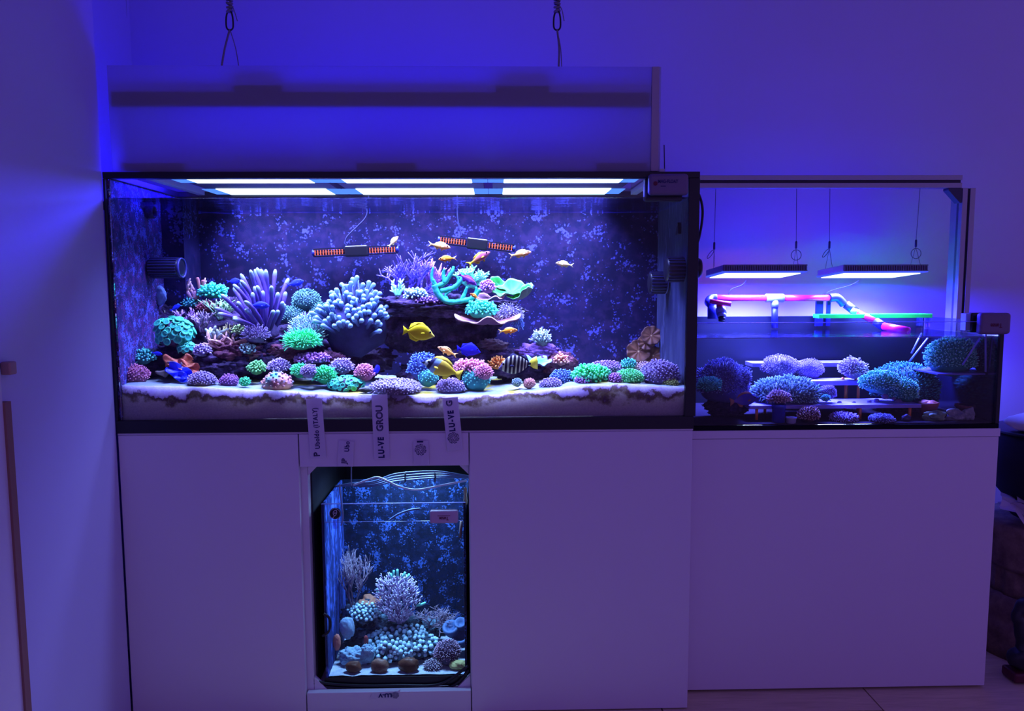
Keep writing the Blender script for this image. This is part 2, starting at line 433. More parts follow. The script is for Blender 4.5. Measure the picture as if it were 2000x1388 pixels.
def sand_section():
    m, nt, p = _new('sand_section'); v = coords(nt)
    a = N(nt, 'ShaderNodeAttribute', attribute_name='t')
    n1 = noise_n(nt, v, 22, 6, .7); n2 = noise_n(nt, v, 5.5, 3)
    ad = N(nt, 'ShaderNodeMath', operation='MULTIPLY_ADD'); nt.links.new(n1, ad.inputs[0]); ad.inputs[1].default_value = 1.0; nt.links.new(a.outputs['Fac'], ad.inputs[2])
    ad2 = N(nt, 'ShaderNodeMath', operation='MULTIPLY_ADD'); nt.links.new(n2, ad2.inputs[0]); ad2.inputs[1].default_value = .9; nt.links.new(ad.outputs[0], ad2.inputs[2])
    hf = N(nt, 'ShaderNodeMath', operation='MULTIPLY'); nt.links.new(ad2.outputs[0], hf.inputs[0]); hf.inputs[1].default_value = .5; ad2 = hf
    c = ramp(nt, ad2.outputs[0], ((.42, (.58, .54, .60)), (.545, (.46, .38, .54)), (.575, (.12, .06, .07)), (.62, (.18, .14, .06)), (.69, (.55, .50, .44)), (.95, (.50, .46, .46))))
    g = noise_n(nt, v, 190, 4, .8)
    nt.links.new(mixc(nt, ramp(nt, g, ((.35, (0, 0, 0)), (.7, (.45,)*3))), c, (.22, .18, .2)), p.inputs['Base Color'])
    p.inputs['Roughness'].default_value = .9; p.inputs['Specular IOR Level'].default_value = .1
    p.inputs['Subsurface Weight'].default_value = 1.0; p.inputs['Subsurface Radius'].default_value = (1, 1, 1); p.inputs['Subsurface Scale'].default_value = .11
    return m
mb = MB(); nx, ny, nz = 260, 36, 8
x0, x1, y0, y1, zb_ = T+.001, W-T-.001, .010, TD-.011, ZC+.034
def stz(x, y):
    k = min(1, (y-y0)/.05)
    return sand_z(x) + k*(.006*noise.noise(Vector((x*9, y*9, 3))) + .004*noise.noise(Vector((x*30, y*30, 1)))) + .0016*noise.noise(Vector((x*60, y*60, 7)))
for j in range(ny+1):
    for i in range(nx+1):
        x = x0+(x1-x0)*i/nx; y = y0+(y1-y0)*j/ny; mb._addv([(x, y, stz(x, y))])
for j in range(ny):
    for i in range(nx):
        a = j*(nx+1)+i; mb.face((a, a+1, a+nx+2, a+nx+1))
mb.cur = 1; base = len(mb.v)
for k in range(nz+1):
    for i in range(nx+1):
        x = x0+(x1-x0)*i/nx; zt = stz(x, y0); mb._addv([(x, y0, zt+(zb_-zt)*k/nz)], .001+k/nz)
for k in range(nz):
    for i in range(nx):
        a = base+k*(nx+1)+i; mb.face((a, a+nx+1, a+nx+2, a+1))
sand = mb.build('sand_bed', [sand_top(), sand_section()], None, True)
tag(sand, 'deep bed of white sand across the main tank floor', 'sand', kind='stuff')

# ------------------------------------------------------------------ main light fixture and hanging hood
fx = thing('aquarium_light', 'long rectangular light fixture glowing over the main tank', 'light fixture', (.75, .24, MAIN_Z))
def fpart(name, x0, x1, y0, y1, z0, z1, m, bw=.001):
    o = panel(name, x0, x1, y0, y1, z0, z1, fx, m, bw); o.location = (-.75, -.24, -MAIN_Z); return o
M_WHITEMET = plain('white_enamel', (.62, .62, .68), .4)
M_LED = glow('diode_strip', (.60, .80, 1), 2.6)
M_LEDD = glow('diode_strip_edge', (.08, .25, 1), 1.3)
fpart('rail_front', .08, 1.42, .026, .044, MAIN_Z+.0, MAIN_Z+.022, M_WHITEMET); fpart('rail_back', .08, 1.42, .41, .43, MAIN_Z+.0, MAIN_Z+.022, M_WHITEMET)
fpart('rail_side', .08, .10, .051, .409, MAIN_Z+.0, MAIN_Z+.02, M_WHITEMET); fpart('rail_side', 1.40, 1.42, .051, .409, MAIN_Z+.0, MAIN_Z+.02, M_WHITEMET)
M_HEAT = plain('dark_heatsink', (.05, .05, .09), .5)
secs = [(.15, .525), (.55, .95), (.975, 1.35)]
for (a, b) in secs:
    fpart('led_module', a, b, .052, .408, MAIN_Z+.004, MAIN_Z+.022, M_HEAT)
for yy, hw in ((.095, .045), (.335, .065)):
    for (a, b) in secs:
        fpart('diode_row', a+.03, b-.03, yy-hw, yy+hw, MAIN_Z+.001, MAIN_Z+.0035, M_LED)
        fpart('row_end', a-.012, a+.0295, yy-hw*.9, yy+hw*.9, MAIN_Z+.0015, MAIN_Z+.0035, M_LEDD); fpart('row_end', b-.0295, b+.012, yy-hw*.9, yy+hw*.9, MAIN_Z+.0015, MAIN_Z+.0035, M_LEDD)

hx0, hx1, hz0, hz1, hy = .018, 1.404, ZT+.003, 1.703, .012
hood = thing('light_hood', 'white translucent hood panel hanging on two ropes above the main tank', 'light hood', (0, 0, hz0))
def frosted():
    m = bpy.data.materials.new('frosted_acrylic'); m.use_nodes = True; nt = m.node_tree; nt.nodes.clear()
    d = N(nt, 'ShaderNodeBsdfDiffuse'); d.inputs[0].default_value = (.62, .58, .66, 1)
    tl = N(nt, 'ShaderNodeBsdfTranslucent'); tl.inputs[0].default_value = (.7, .7, .8, 1)
    tr = N(nt, 'ShaderNodeBsdfTransparent')
    a = N(nt, 'ShaderNodeMixShader'); a.inputs[0].default_value = .68; nt.links.new(d.outputs[0], a.inputs[1]); nt.links.new(tl.outputs[0], a.inputs[2])
    b = N(nt, 'ShaderNodeMixShader'); b.inputs[0].default_value = .22; nt.links.new(a.outputs[0], b.inputs[1]); nt.links.new(tr.outputs[0], b.inputs[2])
    o = N(nt, 'ShaderNodeOutputMaterial'); nt.links.new(b.outputs[0], o.inputs[0]); return m
M_FROST = frosted()
def hpart(name, x0, x1, y0, y1, z0, z1, m, bw=.0008):
    o = panel(name, x0, x1, y0, y1, z0, z1, hood, m, bw); o.location = (0, 0, -hz0); return o
hpart('front_panel', hx0, hx1-.024, hy, hy+.004, hz0, hz1, M_FROST)
hpart('end_panel', hx1-.004, hx1, hy, .40, hz0, hz1, M_FROST)
hpart('end_frame', hx1-.0235, hx1-.0045, hy-.002, hy+.012, hz0, hz1, plain('frame_grey', (.40, .34, .40), .5))
zr0, zr1 = at(700, 213, .03).z, at(700, 182, .03).z
M_RAIL = plain('hood_rail_grey', (.16, .14, .2), .5)
irail = hpart('inner_rail', hx0+.004, hx1-.03, hy+.0045, hy+.03, zr0, zr1, M_RAIL)
for p0, p1 in ((458, 552), (968, 1072)):
    bevel(MB().box(at(p0, 190, .02).x, at(p1, 190, .02).x, hy+.0045, hy+.04, zr1+.0005, zr1+.016).build('rail_clamp', M_RAIL, irail), .001)
for p0, p1 in ((242, 360), (697, 812), (1165, 1262)):
    hpart('foot_bracket', at(p0, 310, .02).x, at(p1, 310, .02).x, hy+.0045, hy+.03, hz0+.004, hz0+.022, plain('bracket_grey', (.22, .2, .28), .5))
M_ROPE = plain('grey_rope', (.20, .18, .22), .9, var=.3, scale=300)
for px, lp_, rp_, lab in ((449, 433, 466, 'rope with carabiner holding the hood, the one nearer the side wall'), (1088, 1091, 1097, 'rope with carabiner holding the hood, the one farther from the side wall')):
    r = thing('hanging_rope', lab, 'rope', at(px, 62, .03), 'ropes holding the hood'); o0 = r.location
    top = at(px, 25, .03); ctr = at(px, 58, .03)
    mb = MB(); mb.tube([Vector((top.x, .03, 2.749)), top+Vector((.002, 0, .03)), top], .0028, 6)
    for k in range(4): # the knot: turns wound round the rope
        zc_ = top.z+.004+k*.009
        mb.tube([(top.x+.0065*math.cos(a*.7+k), .03+.0065*math.sin(a*.7+k), zc_+.002*math.sin(a)) for a in range(10)], .003, 5)
    mb.tube(smooth_path([top+Vector((.004, 0, .02)), top+Vector((.012, -.004, .005)), top+Vector((.018, 0, -.02))]), .0012, 5)
    mb.build('rope', M_ROPE, r, True, -o0)
    mb = MB(); mb.tube(smooth_path([ctr+Vector((a, 0, b)) for a, b in ((-.004, .044), (-.008, .03), (-.0085, .008), (-.004, 0), (.004, 0), (.0085, .008), (.008, .03), (.004, .044), (-.004, .044))], 4), .0022, 6)
    mb.build('carabiner', M_BLACK, r, True, -o0)
    for q, rr in ((lp_, .0026), (rp_, .0012)):
        e = at(q, 126, .014); e.z = hz1
        MB().tube(smooth_path([ctr+Vector((0, 0, .001)), (ctr+e)/2+Vector((.003 if q > px else -.002, 0, 0)), e]), rr, 5).build('sling', M_ROPE, r, True, -o0)
cbl = MB().tube(smooth_path([at(245, 0, .6)+Vector((-.002, 0, .4)), at(245, 0, .6), at(247, 60, .6), at(249, 130, .6), at(252, 330, .6)]), .0022, 5).build('wall_cable', M_BLACK, None, True)
tag(cbl, 'thin black cable hanging down the wall beside the hood', 'cable')
ant = MB().tube([at(1298, 334, .05), at(1297, 283, .05)], .0013, 6).build('antenna_rod', M_BLACK, None, True)
tag(ant, 'thin black upright rod on the main tank rim beside the hood end', 'rod')

# ------------------------------------------------------------------ living things: generators
def tentacles(mb, pts, ln, r, knob, rng, droop=0., bend=.5, n=5, jit=.35, tsplit=True):
    """pts: (position, direction). short tubes with a tip; t runs root to tip"""
    for p, d in pts:
        L = ln*rng.uniform(1-jit, 1+jit)
        side = Vector((rng.uniform(-1, 1), rng.uniform(-1, 1), rng.uniform(-1, 1)-droop))*bend
        d = (d + Vector((rng.uniform(-1, 1), rng.uniform(-1, 1), rng.uniform(-1, 1)))*.18).normalized()
        q = r*rng.uniform(.75, 1.3)
        p1 = p + d*L*.5 + side*L*.10; p2 = p + d*L*.86 + side*L*.40; e = (p2-p1).normalized(); p3 = p2 + e*max(L*.08, q*knob*.5); p4 = p3 + e*q*knob*.4
        mb.tube([p, p1, p2, p3, p4], [q, q*.85, q*knob, q*knob*.86, q*knob*.35], n, [0, .45, .88, .96, 1.0])
def dome_points(R, n, rng, zmin=-.25, up=.3):
    out = []; ga = math.pi*(3-math.sqrt(5)); i = 0
    for i in range(n):
        z = 1-(1-zmin)*(i+.5)/n; rr = math.sqrt(max(0, 1-z*z)); a = ga*i
        v = Vector((rr*math.cos(a), rr*math.sin(a), z)) + Vector((rng.uniform(-1, 1), rng.uniform(-1, 1), rng.uniform(-1, 1)))*.05
        v.normalize()
        nrm = Vector((v.x/R[0], v.y/R[1], v.z/R[2])).normalized()
        out.append((Vector((v.x*R[0], v.y*R[1], v.z*R[2])), (nrm+Vector((0, 0, up))).normalized()))
    return out
_seed = [0]
def nseed(): _seed[0] += 1; return _seed[0]
def dome(name, label, cat, px, ytop, ybot, w, Y, body, tip, n=150, ln=.25, r=.035, knob=1.15, lump=.2, up=.3, droop=0., zmin=-.35, dfac=.8, group=None, bend=.5, ground=None):
    """rounded colony: lumpy body + many tentacles / polyps. sizes in units of the half width"""
    s = nseed(); rng = random.Random(s)
    if body is BODY and tip.name in _mid: body = plain(tip.name+'_flesh', _mid[tip.name], .7, var=.3, scale=70, bmp=.5)
    k = mpp(Y); c = at(px, (ytop+ybot)/2, Y); Rw = w*k/2; Rh = (ybot-ytop)*k/2
    if ground:   # bedded in the sand
        zt = c.z+Rh; zl = min(c.z-Rh, ground(c.x, Y)-.22*2*Rh-.004); zl = max(zl, zt-1.8*Rw); c.z = (zt+zl)/2; Rh = (zt-zl)/2
    L = ln*Rw
    R = (max(Rw-L*.8, Rw*.4), max(Rw-L*.8, Rw*.4)*dfac, max(Rh-L*.7, Rh*.4))
    root = thing(name, label, cat, c-Vector((0, 0, Rh)), group)
    mb = MB(); vs, fs = blob_pts(3, R, s, lump, 1.7, .06)
    mb.mesh_pts([v+Vector((0, 0, Rh)) for v in vs], fs); mb.build('body', body, root, True)
    mb = MB(); pts = dome_points(R, n, rng, zmin, up); off = Vector((s*3.17, s*1.31, s*7.7)); q = []
    for p, d in pts:
        u = Vector((p.x/R[0], p.y/R[1], p.z/R[2])); kk = 1+lump*noise.noise(u*1.7+off)
        q.append((p*kk*.97+Vector((0, 0, Rh)), d))
    tentacles(mb, q, L, r*Rw, knob, rng, droop, bend)
    mb.build('polyps', tip, root, True, kind='stuff')
    return root
def finger_mesh(L, r, bulb, seed, tip=.82):
    rng = random.Random(seed); bx, by = rng.uniform(-.16, .16), rng.uniform(-.16, .16)
    path, rad, t = [], [], []
    for u, k in ((0, .95), (.25, 1), (.5, .92), (.72, .88), (.84, .95*max(1, bulb*.8)), (.92, bulb), (.97, bulb*.85), (1, bulb*.4)):
        path.append((bx*L*u*u*2, by*L*u*u*2, L*u)); rad.append(r*k); t.append(max(.001, u))
    return MB().tube(path, rad, 8, t)
def finger_colony(name, label, cat, px, ybase, Y, specs, r_px, mat, body, bulb=1.1, bodyspec=None):
    """every finger is a part. specs: (x offset px, y base offset px, dx px, dy px, dY m)"""
    s = nseed(); k = mpp(Y); base = at(px, ybase, Y); root = thing(name, label, cat, base)
    meshes = [finger_mesh(1.0, .5, bulb, s*31+i) for i in range(5)]
    cache = {}
    for i, (ox, oy, dx, dy, dY) in enumerate(specs):
        p0 = Vector((ox*k, dY*.3, -oy*k)); dv = Vector((dx*k, dY, -dy*k)); L = dv.length
        key = (i % 5, round(L/(r_px*k)/1.5))
        if key not in cache:
            cache[key] = finger_mesh(L, r_px*k, bulb, s*31+i % 5).mesh('finger', mat, True); cache[key]['L'] = L
        me = cache[key]; sc = L/me['L']
        q = Vector((0, 0, 1)).rotation_difference(dv.normalized())
        inst(me, 'finger', root, p0, q.to_euler(), (1, 1, sc))
    if bodyspec:
        w, h, dz = bodyspec
        vs, fs = blob_pts(3, (w*k/2, w*k/2*.7, h*k/2), s, .2)
        MB().mesh_pts([v+Vector((0, 0, dz*k)) for v in vs], fs).build('stalk', body, root, True)
    return root
def branching(name, label, cat, px, ybase, Y, h_px, w_px, mat, r_px=3., depth=4, splits=3, seed=None, lean=0, spread=.55, flat=.6, taper=.74, group=None, curl=.25, lenk=.36):
    s = seed or nseed(); rng = random.Random(s*7+1); k = mpp(Y); base = at(px, ybase, Y)
    root = thing(name, label, cat, base, group); mb = MB(); segs = []
    def grow(p, d, L, r, lev):
        n = 4; path = [p]; q = p; dd = d.copy()
        for i in range(n):
            dd = (dd + Vector((rng.uniform(-1, 1), rng.uniform(-1, 1)*flat, rng.uniform(-.3, 1)))*curl*.35).normalized(); q = q+dd*L/n; path.append(q)
        t0 = 1-(lev+1)/(depth+1)+.001; t1 = 1-lev/(depth+1)
        rr = [r*(1-.28*i/n) for i in range(n+1)]
        if lev == 0: rr[-1] *= .55
        segs.append((path, rr, [t0+(t1-t0)*i/n for i in range(n+1)]))
        if lev > 0:
            m = splits if lev > 1 else splits
            for j in range(m):
                u = rng.uniform(.45, 1.0) if j else 1.0; b = path[min(n, int(u*n))]
                nd = (dd + Vector((rng.uniform(-1, 1), rng.uniform(-1, 1)*flat, rng.uniform(-.45, .75)))*spread*1.5).normalized()
                grow(b, nd, L*rng.uniform(.7, 1.0), r*taper, lev-1)
    nb = max(3, splits)
    for j in range(nb):
        a = -1+2*(j+.5)/nb
        grow(Vector((a*.06, 0, 0)), Vector((a*spread*1.6+lean, rng.uniform(-.5, .5)*flat, 1)).normalized(), lenk, r_px/max(h_px, 1)*1.0, depth-1)
    # fit the grown colony into its real size
    xs = [q.x for sg in segs for q in sg[0]]; zs = [q.z for sg in segs for q in sg[0]]
    fxs = w_px*k/(max(xs)-min(xs)); fzs = h_px*k/(max(zs)-min(min(zs), 0)); xo = -(max(xs)+min(xs))/2
    for path, rr, t in segs:
        mb.tube([((q.x+xo)*fxs, q.y*(fxs+fzs)/2, q.z*fzs) for q in path], [x*h_px*k for x in rr], 6, t)
    mb.build('branches', mat, root, True, kind='stuff')
    return root
def plate(name, label, cat, px, py, Y, w, d_px, cup, tilt, mats, wav=.12, thick=.003, seed=None, parent=None, lobes=5, rot=0, edge_amp=.075):
    s = seed or nseed(); k = mpp(Y); R = w*k/2; mb = MB(); nr, na = 9, 56
    for side in (0, 1):
        for i in range(nr+1):
            for j in range(na):
                a = 2*math.pi*j/na; rr = i/nr
                edge = 1+edge_amp*math.sin(lobes*a+s)+edge_amp*.5*math.sin((2*lobes+1)*a+s*2)
                x = rr*R*edge*math.cos(a); y = rr*R*edge*math.sin(a)*d_px
                z = cup*R*rr*rr + wav*R*rr*rr*math.sin(lobes*a*1.0+s)+.05*R*rr*math.sin(9*a+s*3) - side*thick*(1.2-rr*.6)
                mb._addv([(x, y, z)], max(.001, rr))
    def ix(sd, i, j): return sd*(nr+1)*na+i*na+j % na
    for i in range(nr):
        for j in range(na):
            mb.cur = 0; mb.face((ix(0, i, j), ix(0, i, j+1), ix(0, i+1, j+1), ix(0, i+1, j)))
            mb.cur = 1; mb.face((ix(1, i, j), ix(1, i+1, j), ix(1, i+1, j+1), ix(1, i, j+1)))
    mb.cur = 0
    for j in range(na): mb.face((ix(0, nr, j), ix(0, nr, j+1), ix(1, nr, j+1), ix(1, nr, j)))
    p = at(px, py, Y)
    if parent:
        o = mb.build(name, mats, parent, True, p-parent.location)
    else:
        o = mb.build(name, mats, None, True, p); tag(o, label, cat)
    o.rotation_euler = (math.radians(tilt), math.radians(rot), 0)
    return o
def rock(label, px, py, Y, w, h, mat, d=None, amp=.35, group='live rocks of the reef', name='live_rock', sub=4, fine=.12, z0=None):
    s = nseed(); k = mpp(Y); c = at(px, py, Y); R = (w*k/2, (d or w*.5)*k/2, h*k/2)
    vs, fs = blob_pts(sub + (1 if name == 'live_rock' and sub == 4 else 0), R, s, amp, 1.5, fine, 5., .38 if name == 'live_rock' else 0)
    if z0 is not None: vs = [Vector((v.x, v.y, max(v.z, z0-c.z))) for v in vs]
    zmin = min(v.z for v in vs)
    o = MB().mesh_pts([v-Vector((0, 0, zmin)) for v in vs], fs).build(name, mat, None, True, c+Vector((0, 0, zmin)))
    return tag(o, label, 'rock', group)

# ------------------------------------------------------------------ fish
def fish_mats(name, stops, fin, hk=0., interp='LINEAR', rough=.4):
    m, nt, p = _new(name+'_skin')
    a = N(nt, 'ShaderNodeAttribute', attribute_name='t'); h = N(nt, 'ShaderNodeAttribute', attribute_name='h')
    ad = N(nt, 'ShaderNodeMath', operation='MULTIPLY_ADD'); nt.links.new(h.outputs['Fac'], ad.inputs[0]); ad.inputs[1].default_value = hk; nt.links.new(a.outputs['Fac'], ad.inputs[2])
    c = ramp(nt, ad.outputs[0], stops, interp)
    f = noise_n(nt, coords(nt), 120, 3)
    hs = N(nt, 'ShaderNodeHueSaturation'); nt.links.new(c, hs.inputs['Color'])
    mr = N(nt, 'ShaderNodeMapRange'); nt.links.new(f, mr.inputs[0]); mr.inputs[3].default_value = .9; mr.inputs[4].default_value = 1.1; nt.links.new(mr.outputs[0], hs.inputs['Value'])
    nt.links.new(hs.outputs[0], p.inputs['Base Color']); p.inputs['Roughness'].default_value = .55; p.inputs['Specular IOR Level'].default_value = .12
    return [m, plain(name+'_fin', fin, .6, var=.1, scale=90, spec=.1)]
PROFILES = {  # s, top, bottom, half width (in body lengths); tail from s=.80
    'anthias': [(0, .0, -.005, .01), (.05, .05, -.04, .035), (.15, .105, -.085, .06), (.3, .135, -.125, .075), (.45, .13, -.12, .07), (.6, .095, -.085, .052), (.72, .055, -.05, .03), (.8, .04, -.035, .018)],
    'tang': [(0, -.07, -.10, .012), (.06, -.005, -.125, .03), (.14, .10, -.165, .05), (.26, .20, -.215, .066), (.42, .235, -.235, .068), (.58, .19, -.19, .055), (.70, .10, -.10, .035), (.78, .035, -.035, .018), (.82, .03, -.03, .014)],
    'fox': [(0, .0, -.03, .012), (.07, .045, -.055, .03), (.15, .11, -.10, .05), (.28, .18, -.165, .065), (.45, .19, -.18, .065), (.6, .145, -.14, .05), (.72, .075, -.07, .03), (.8, .03, -.03, .016)],
    'chromis': [(0, .0, -.01, .01), (.06, .07, -.06, .035), (.16, .14, -.12, .055), (.32, .185, -.17, .065), (.48, .165, -.15, .06), (.62, .11, -.10, .045), (.74, .05, -.045, .025), (.8, .04, -.035, .018)],
}
def fin_poly(mb, pts, th):
    """thin fin from an outline in the x-z plane, thicker at its root"""
    n = len(pts)
    i = mb._addv([(x, -th, z) for x, z in pts]+[(x, th, z) for x, z in pts], 1.0)
    mb.face(range(i, i+n)); mb.face([i+n+j for j in range(n)][::-1])
    for j in range(n): mb.face((i+j, i+(j+1) % n, i+n+(j+1) % n, i+n+j))
def fish(name, label, px, py, Y, L_px, face, ang, kind, mats, tail='fork', yaw=0, group=None, dorsal=1., eye=.03, bend=0.):
    L = L_px*mpp(Y); prof = PROFILES[kind]; mb = MB(); n = 16; rings = []; hh = []
    dense = []
    for i in range(len(prof)-1):
        a_, b_, c_, d_ = prof[max(i-1, 0)], prof[i], prof[i+1], prof[min(i+2, len(prof)-1)]
        for q in range(4):
            u = q/4; dense.append(tuple(.5*(2*b_[j]+(c_[j]-a_[j])*u+(2*a_[j]-5*b_[j]+4*c_[j]-d_[j])*u*u+(3*b_[j]-a_[j]-3*c_[j]+d_[j])*u**3) for j in range(4)))
    base_prof, prof = prof, dense+[prof[-1]]
    for s, tp, bt, hw in prof:
        c = (tp+bt)/2; hz = (tp-bt)/2; x = (.5-s)*L
        rings.append(mb._addv([(x, L*hw*math.cos(2*math.pi*j/n)+bend*L*max(0, s-.3)**2, L*(c+hz*math.sin(2*math.pi*j/n))) for j in range(n)], max(.001, s)))
        hh += [math.sin(2*math.pi*j/n)*(hz/.2) for j in range(n)]
    for i in range(len(prof)-1):
        for j in range(n): mb.face((rings[i]+j, rings[i]+(j+1) % n, rings[i+1]+(j+1) % n, rings[i+1]+j))
    mb.face([rings[0]+j for j in range(n)]); mb.face([rings[-1]+j for j in range(n)])
    mb.cur = 1; th = .004*L
    f = lambda pts: fin_poly(mb, [(a*L, b*L) for a, b in pts], th)
    xt = .5-.79
    if tail == 'fork': f([(xt, .03), (xt-.10, .075), (xt-.21, .135), (xt-.14, .05), (xt-.105, 0), (xt-.14, -.05), (xt-.21, -.135), (xt-.10, -.075), (xt, -.03)])
    else: f([(xt+.01, .03), (xt-.08, .09), (xt-.15, .14), (xt-.14, .06), (xt-.13, 0), (xt-.14, -.06), (xt-.15, -.14), (xt-.08, -.09), (xt+.01, -.03)])
    if kind == 'tang':
        f([(.30, .10), (.22, .22), (.12, .29), (.0, .33*dorsal), (-.13, .31*dorsal), (-.22, .22), (-.26, .10), (-.29, .04), (-.18, .09), (0, .22), (.15, .19)])
        f([(.10, -.22), (-.02, -.29), (-.14, -.30*dorsal), (-.22, -.22), (-.26, -.11), (-.29, -.04), (-.18, -.09), (-.05, -.21)])
    else:
        k = 1.35 if kind == 'fox' else 1
        f([(.32, .09*k), (.24, .165*k), (.12, .20*k), (-.02, .185*k), (-.14, .14*k), (-.22, .07), (-.12, .08), (.05, .12), (.2, .1)])
        f([(-.0, -.10), (-.06, -.17*k), (-.14, -.15*k), (-.22, -.06), (-.1, -.07)])
        f([(.20, -.09), (.16, -.19), (.10, -.20), (.12, -.10)])
    o = mb.build(name, mats, None, True)
    hv = hh+[0.]*(len(mb.v)-len(hh))
    a = o.data.attributes.new('h', 'FLOAT', 'POINT'); a.data.foreach_set('value', hv)
    # pectoral fins and eyes
    for sd in (-1, 1):
        pb = MB(); fin_poly(pb, [(0, .01*L), (-.05*L, .03*L), (-.12*L, .01*L), (-.13*L, -.03*L), (-.05*L, -.025*L), (0, -.01*L)], th*.7)
        hw = max(q[3] for q in prof)
        pf = pb.build('pectoral_fin', mats[1], o, True, (.22*L, sd*hw*L*.9, -.02*L)); pf.rotation_euler = (sd*.25, 0, -sd*.45 if sd > 0 else .45)
        s, tp, bt, ew = [q for q in base_prof if q[0] >= .13][0]
        ez = (tp+bt)/2+(tp-bt)*.20 if kind != 'tang' else .03
        eb = MB(); sphere(eb, (0, 0, 0), eye*L, 2, (1, .6, 1))
        e = eb.build('eye', M_EYE, o, True, ((.5-s+.01)*L, sd*ew*L*(1.0 if kind == 'tang' else .92), ez*L))
    p = at(px, py, Y); o.location = p
    if face < 0: o.rotation_euler = Euler((0, -math.radians(ang), math.pi+math.radians(yaw)))
    else: o.rotation_euler = Euler((0, -math.radians(ang), math.radians(yaw)))
    return tag(o, label, 'fish', group)
M_EYE = plain('fish_eye', (.006, .006, .01), .15)

# ------------------------------------------------------------------ main tank: rocks
M_ROCK = mottled('live_rock_dark', ((.3, (.010, .008, .022)), (.5, (.035, .022, .055)), (.62, (.09, .05, .13)), (.75, (.16, .10, .22))), 26, .9, 1., .01)
M_ROCKP = mottled('live_rock_purple', ((.3, (.05, .025, .09)), (.5, (.22, .10, .36)), (.7, (.42, .20, .55))), 30, .9, 1., .008)
M_ROCKR = mottled('live_rock_red', ((.3, (.03, .012, .03)), (.5, (.16, .05, .08)), (.72, (.45, .16, .16))), 24, .9, 1., .008)
Rk = [('dark rock low in the corner under the teal polyps', 335, 706, .20, 150, 62), ('dark rock under the purple finger coral near the sand', 430, 712, .16, 150, 56),
 ('dark boulder behind the small green net dome', 520, 700, .22, 160, 66), ('dark rock under the bright green anemone', 612, 705, .20, 110, 52),
 ('tall dark rock beside the coated side pane', 318, 650, .28, 120, 100), ('dark rock carrying the small purple branches', 412, 668, .27, 140, 90),
 ('dark rock at the foot of the purple finger coral', 525, 668, .29, 150, 76), ('dark rock behind the pale hairy polyps', 605, 660, .31, 90, 90),
 ('dark rock topping the side reef below the pump', 350, 612, .34, 130, 60), ('dark rock behind the bright teal clump', 450, 622, .35, 120, 70),
 ('dark rock under the knobbed pale leather coral', 692, 706, .29, 130, 62), ('long dark ledge of the central arch', 842, 597, .26, 200, 44),
 ('dark rock hanging below the ledge behind the yellow fish', 800, 640, .31, 110, 90), ('dark pillar of the central arch', 890, 650, .30, 150, 100),
 ('dark rock under the green plate coral', 958, 606, .30, 110, 40), ('broad dark rock behind the dark blue fish', 935, 700, .27, 190, 62),
 ('dark rock behind the striped fish', 1020, 712, .25, 150, 66), ('dark rock behind the two-coloured fish', 850, 730, .28, 130, 50)]
for lab, px, py, Y, w, h in Rk: rock(lab, px, py, Y, w, h, M_ROCK)
rock('purple crusted rock under the pale tentacled coral', 1052, 692, .22, 84, 42, M_ROCKP)
rock('pinkish rock sloping to the sand beside the blue domes', 1092, 712, .20, 60, 40, M_ROCKR)
rock('reddish rock beside the bright green anemone', 562, 686, .18, 70, 36, M_ROCKR)
rock('reddish brown rock under the stubby pink fingers', 455, 690, .17, 120, 50, M_ROCKR)
rock('brown flat stone wedged behind the dark blue fish', 960, 676, .24, 60, 26, plain('brown_stone', (.16, .10, .12), .8, var=.3, scale=40, bmp=.5), d=40, amp=.25)
rock('reddish rock behind the lilac spiky mound', 650, 708, .16, 50, 40, M_ROCKR)

# ------------------------------------------------------------------ main tank: corals
BODY = mottled('coral_body_brown', ((.35, (.03, .02, .05)), (.65, (.12, .08, .16))), 60)
_mid = {}
BK = .62
def bk(c): return (c[0], c[1], c[2]*BK)
def tm(name, a, b, c=None, k=None):
    if k != 1:
        g_ = lambda q: tuple(min(1., v*1.3) for v in bk(q))
        a, b, c = bk(a), g_(b), (g_(c) if c else None)
        _mid[name] = tuple(v*.5 for v in b)
    return tipped(name, ((0, a), (.55, b), (1, c or b)))
TEAL = tm('teal_tips', (.01, .16, .20), (.03, .62, .52), (.10, .95, .75))
CYANP = tm('cyan_tips', (.02, .10, .22), (.06, .45, .60), (.15, .75, .80))
GREEN = tm('green_tips', (.01, .20, .10), (.04, .75, .30), (.12, 1.0, .50))
LILAC = tm('lilac_tips', (.10, .06, .26), (.28, .20, .62), (.42, .34, .85))
PURP = tm('purple_tips', (.10, .03, .22), (.28, .09, .52), (.48, .22, .75))
PINK = tm('pink_tips', (.22, .05, .18), (.55, .16, .42), (.75, .32, .60))
PALEB = tm('pale_blue_tips', (.06, .10, .26), (.22, .36, .66), (.45, .70, .85))
BLUEF = tm('blue_tips', (.02, .04, .22), (.07, .13, .60), (.14, .28, .85))
TURQ = tm('grey_teal_tips', (.02, .06, .10), (.07, .20, .28), (.12, .32, .40))
